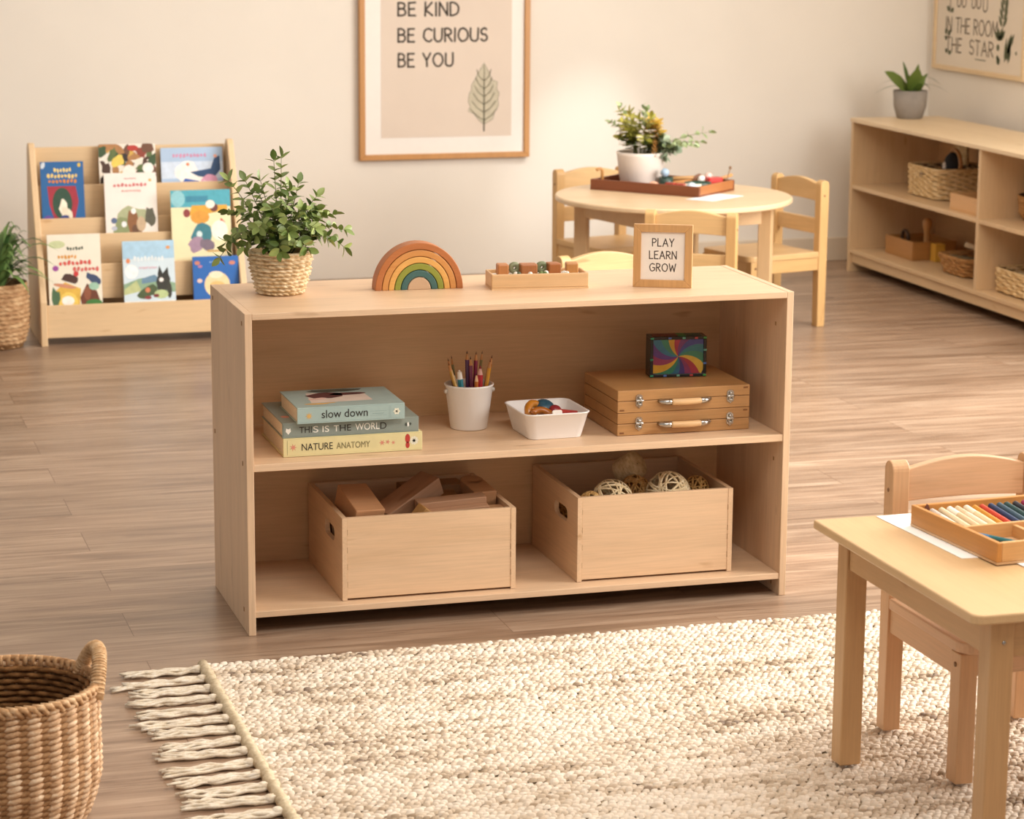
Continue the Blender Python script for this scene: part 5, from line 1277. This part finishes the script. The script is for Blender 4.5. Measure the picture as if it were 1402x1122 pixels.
quick('band', wood('b07c44','x'), tb, lambda m: m.tube([(.0,-.014+.052*math.cos(2*PI*k/28), .128+.056*math.sin(2*PI*k/28)) for k in range(28)], .008, 8, closed=True))
quick('pale_patch', plain('dccfc0', rough=.8), tb, lambda m: m.ball((-.030,.006,.120), (.010,.014,.018), 12, 8))
quick('lower_body', plain('c0a684', rough=.8), tb, lambda m: m.ball((0,.0,.060), (.034,.040,.050), 14, 10))
def wbox(name, label, x, y, z, sx, sy, h, hexc, cat='box'):
    t = thing(name, label, cat, (x, y, z), 0, 'boxes in the right-hand cubby shelf'); k = .008; wm = lambda ax: wood(hexc, ax, contrast=.1, knots=.15)
    bx('bottom', wm('y'), t, -sx/2, sx/2, -sy/2, sy/2, 0, .006, 0)
    bx('side', wm('y'), t, -sx/2, -sx/2+k, -sy/2, sy/2, .006, h); bx('side', wm('y'), t, sx/2-k, sx/2, -sy/2, sy/2, .006, h)
    bx('end', wm('x'), t, -sx/2+k, sx/2-k, -sy/2, -sy/2+k, .006, h); bx('end', wm('x'), t, -sx/2+k, sx/2-k, sy/2-k, sy/2, .006, h); return t
wbox('wooden_box', 'small open wooden box beside the lidded basket on the upper cubby', 3.44, 3.482, .3567, .19, .235, .062, 'd6a670')
o = quick('green_roll', plain('8a8a4a', rough=.7), None, lambda m: m.tube([(0,-.05,0),(0,.05,0)], .024, 12)); o.location = (3.46, 3.45, .388); tag(o, 'olive green roll lying in the small upper cubby box', 'roll')
wbox('wooden_box', 'brown wooden box with upright peg on the lower left cubby', 3.50, 4.155, .0957, .19, .25, .074, 'b07c42')
o = quick('wooden_pestle', wood('b98448','z'), None, lambda m: m.lathe([(.020,0),(.022,.03),(.013,.06),(.012,.10),(.019,.125),(.019,.145),(.010,.155),(.002,.157)], 18, capb=True)); o.location = (3.485, 4.07, .103); tag(o, 'turned wooden peg standing in the brown lower cubby box', 'toy')
o = quick('dark_hoop', plain('4a3018', rough=.6), None, lambda m: m.tube([(0, .028*math.cos(2*PI*k/22), .062+.030*math.sin(2*PI*k/22)) for k in range(22)], .0075, 8, closed=True)); o.location = (3.455, 4.205, .126-.03); o.location.z = .0965-.02+.006+.02; tag(o, 'dark loop-shaped toy leaning in the brown lower cubby box', 'toy')
o = quick('yellow_block', wood('d6a440','z'), None, lambda m: m.cbox((0,0,.035), (.04,.045,.07))); o.location = (3.50, 4.01, .0957); 
o.location = (3.50, 4.000, .0957); tag(o, 'mustard yellow block standing right beside the brown lower cubby box', 'block')
wicker('small_basket', 'shallow tapered basket with sticks on the lower left cubby', (3.475, 3.645, .0965), .19, .235, .070, DKW, .80, 5)
for i, (dx, dy, a, c_, lab) in enumerate(((-.03,.03,.5,'6a5a3a','dark stick lying in the shallow lower basket'), (.02,-.02,-.4,'e2d2b8','cream stick lying in the shallow lower basket'), (.0,-.06,1.2,'cdb694','pale stick propped at the right of the shallow lower basket'))):
    o = quick('craft_stick', plain(c_, rough=.7), None, lambda m: m.tube([(0,-.06,0),(0,.06,.02*i)], .010, 8)); o.location = (3.475+dx, 3.645+dy, .155+.012*i); o.rotation_euler = (0,0,a); tag(o, lab, 'stick')
o = quick('cream_bundle', plain('cbb593', rough=.9, var=.2), None, lambda m: m.box(-.065,.065,-.08,.08,0,.042), .01); o.location = (3.475, 3.645, .1005); tag(o, 'tan bundle filling the shallow lower basket under the sticks', 'bundle')
wicker('lined_basket', 'pale square wicker basket on the lower cubby at the photo\'s right edge', (3.50, 3.118, .0965), .26, .33, .085, PALEW, .96, 6)
o = quick('folded_cloth', plain('c9bb98', rough=.95, var=.1, bump=.3), None, lambda m: m.prism(rr(.20,.26,.03), 0, .065, 'xy'), .012); o.location = (3.50, 3.118, .1005); tag(o, 'folded beige cloth in the pale square lower basket', 'cloth')
rbk = thing('round_basket', 'round brown woven basket on the upper cubby at the photo\'s right edge', 'basket', (3.53, 3.175, .3567), 0, 'baskets in the right-hand cubby shelf')
quick('wickerwork', DKW, rbk, lambda m: braid(m, [(.085,0),(.105,.03),(.112,.095)], 8, 30, .005))
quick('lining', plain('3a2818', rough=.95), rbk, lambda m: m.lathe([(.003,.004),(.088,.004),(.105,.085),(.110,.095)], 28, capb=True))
o = quick('pine_cone', plain('5a3824', rough=.8, var=.2), None, lambda m: [m.lathe([(.002,0),(.016+.012*math.sin(PI*min(1,k/7)),.004),(.002,.010)], 10, c=(0,0,.010*k), capb=False) for k in range(9)]); o.location = (3.50, 3.19, .362); o.rotation_euler = (.3,0,0); o.location.z = .372; tag(o, 'dark cone-like toy poking out of the round upper basket', 'toy')

# ------------------------------------------------------------------ plant on the cubby shelf
gp = thing('potted_plant', 'broad-leaved green plant in a grey concrete pot on the cubby shelf', 'plant', (3.533, 4.372, RH+.0006))
quick('pot', plain('8f867c', rough=.9, var=.08, scale=30, bump=.2), gp, lambda m: m.lathe([(.046,0),(.052,.004),(.066,.048),(.0695,.112),(.064,.112),(.060,.10),(.002,.096)], 36, capb=True))
quick('soil', plain('2f241a', rough=.95, var=.3, scale=60), gp, lambda m: m.lathe([(.0615,.101),(.03,.104),(.002,.105)], 24, capb=True))
m = MB()
for d, L, w_, cu in (((-1.0,-.35,.72),.15,.056,.05),((.05,-.5,.95),.105,.050,.05),((-.35,-.5,.8),.085,.046,.1),((.35,-.55,.75),.085,.045,.1),((.75,.1,.8),.11,.018,.3),((-.15,.3,1.2),.12,.016,.1),((.45,.1,1.2),.115,.022,.3),((.1,-.75,.55),.07,.042,.2)):
    leaf(m, (0,0,.100), d, (0,-.8,.7), L*1.12, w_*1.25, fold=.2, curl=cu, shape=0)
m.build('broad_leaves', leafmat('41581c','6c7e34'), gp)
m = MB()
for a, L, r_, dr in ((.15,.15,.09,.06),(-.1,.165,.06,.06),(3.0,.15,.05,.05),(2.6,.13,.07,.04),(.5,.14,.06,.05)):
    strap(m, (0,0,.10), a, L, r_, dr, .012)
m.build('narrow_leaves', leafmat('5c6a44','7c8660'), gp)

# ------------------------------------------------------------------ poster on the right wall
ps = thing('wall_poster', 'pale framed poster with leafy hand lettering on the right wall', 'picture', (WALLX-.001, 4.677, .803))
PWd, PHt, pb = .80, .58, .019
m = MB(); outer = [(0,0),(-PWd,0),(-PWd,PHt),(0,PHt)]; inner = [(-pb,pb),(-PWd+pb,pb),(-PWd+pb,PHt-pb),(-pb,PHt-pb)]
for i in range(4):
    j = (i+1) % 4; m.prism([outer[i], outer[j], inner[j], inner[i]], -.020, 0, 'yz')
m.build('frame', wood('e0c49a', 'y', contrast=.06, knots=.1), ps, .002)
bx('print_sheet', plain('dccfbc', rough=.85, var=.02, scale=6), ps, -.012, -.006, -PWd+pb, -pb, pb, PHt-pb, 0)
PP = lambda a, b, d: (-.0123-d*.001, -a, b)
PINK_ = plain('6b5f50', rough=.85)
m = MB(); strokes(m, 'IN THE ROOM', .105, .158, .058, .0036, PP, gap=.2, space=.5, wide=(.455)/(letter_width('IN THE ROOM', .2, .5)*.058), seed=4); m.build('lettering', PINK_, ps)
m = MB(); strokes(m, 'THE', .113, .078, .056, .0036, PP, gap=.22, wide=1.12, seed=5); m.build('lettering', PINK_, ps)
m = MB(); strokes(m, 'STAR', .325, .078, .056, .0036, PP, gap=.2, wide=1.22, seed=6); m.build('lettering', PINK_, ps)
for tx, a, b, h in (('I', .135, .238, .070), ('U', .20, .262, .05), ('U', .245, .262, .05), ('U', .33, .262, .05), ('U', .375, .262, .05), ('U', .43, .252, .055)):
    m = MB(); strokes(m, tx, a, b, h, .0035, PP, seed=7); m.build('lettering', PINK_, ps)
m = MB(); gl = random.Random(9)
def pleaf(cx, cz, L, w_, ang):
    c_, s_ = math.cos(ang), math.sin(ang); pts = [(0,0),(.25*L,w_*.42),(.6*L,w_*.5),(L,0),(.6*L,-w_*.5),(.25*L,-w_*.42)]
    vs = [PP(cx+a*c_-b*s_, cz+a*s_+b*c_, .8) for a, b in pts]; m.add(vs, [tuple(range(6))], False)
for k in range(7):      # branch beside the room line
    z = .20+.028*k; pleaf(.600+.004*k, z, .055, .020, 2.2-.05*k); pleaf(.606+.004*k, z, .055, .020, .9+.05*k)
m.build('leaf_drawing', plain('5a5f44', rough=.85, var=.2, scale=30), ps); m = MB()
for a in (2.0,1.2,.8,2.5): pleaf(.585, .145, .06, .024, a)
m.build('leaf_drawing', plain('5a5f44', rough=.85, var=.2, scale=30), ps); m = MB()
for cx, cz, L, w_, a in ((.640,.070,.085,.026,1.1),(.648,.095,.09,.026,1.2),(.655,.110,.085,.024,.95),(.630,.062,.10,.020,1.45),(.66,.060,.075,.022,1.35)): pleaf(cx, cz, L, w_, a)
m.build('leaf_drawing', plain('5a5f44', rough=.85, var=.2, scale=30), ps); m = MB()
for cx, cz, L, w_, a in ((.118,.145,.030,.022,2.2),(.128,.140,.034,.022,.9),(.122,.128,.026,.02,2.9),(.128,.072,.026,.020,2.6),(.135,.070,.030,.020,.2),(.135,.242,.032,.022,2.6),(.145,.240,.030,.022,.4)): pleaf(cx, cz, L, w_, a)
m.build('leaf_drawing', plain('5a5f44', rough=.85, var=.2, scale=30), ps)
for cx, cz, r in ((.572,.118,.013),(.570,.078,.010),(.578,.066,.015),(.725,.105,.007)):
    m = MB(); m.add([PP(a, b, .8) for a, b in ell(cx, cz, r, r, 14)], [tuple(range(14))], False); m.build('berry_drawing', plain('5a5f44', rough=.85, var=.2, scale=30), ps)
m = MB(); m.add([PP(a, b, .8) for a, b in rc(.38,.058,.47,.0615)], [(0,1,2,3)], False)
m.build('underline', plain('5a5f44', rough=.85, var=.2, scale=30), ps)
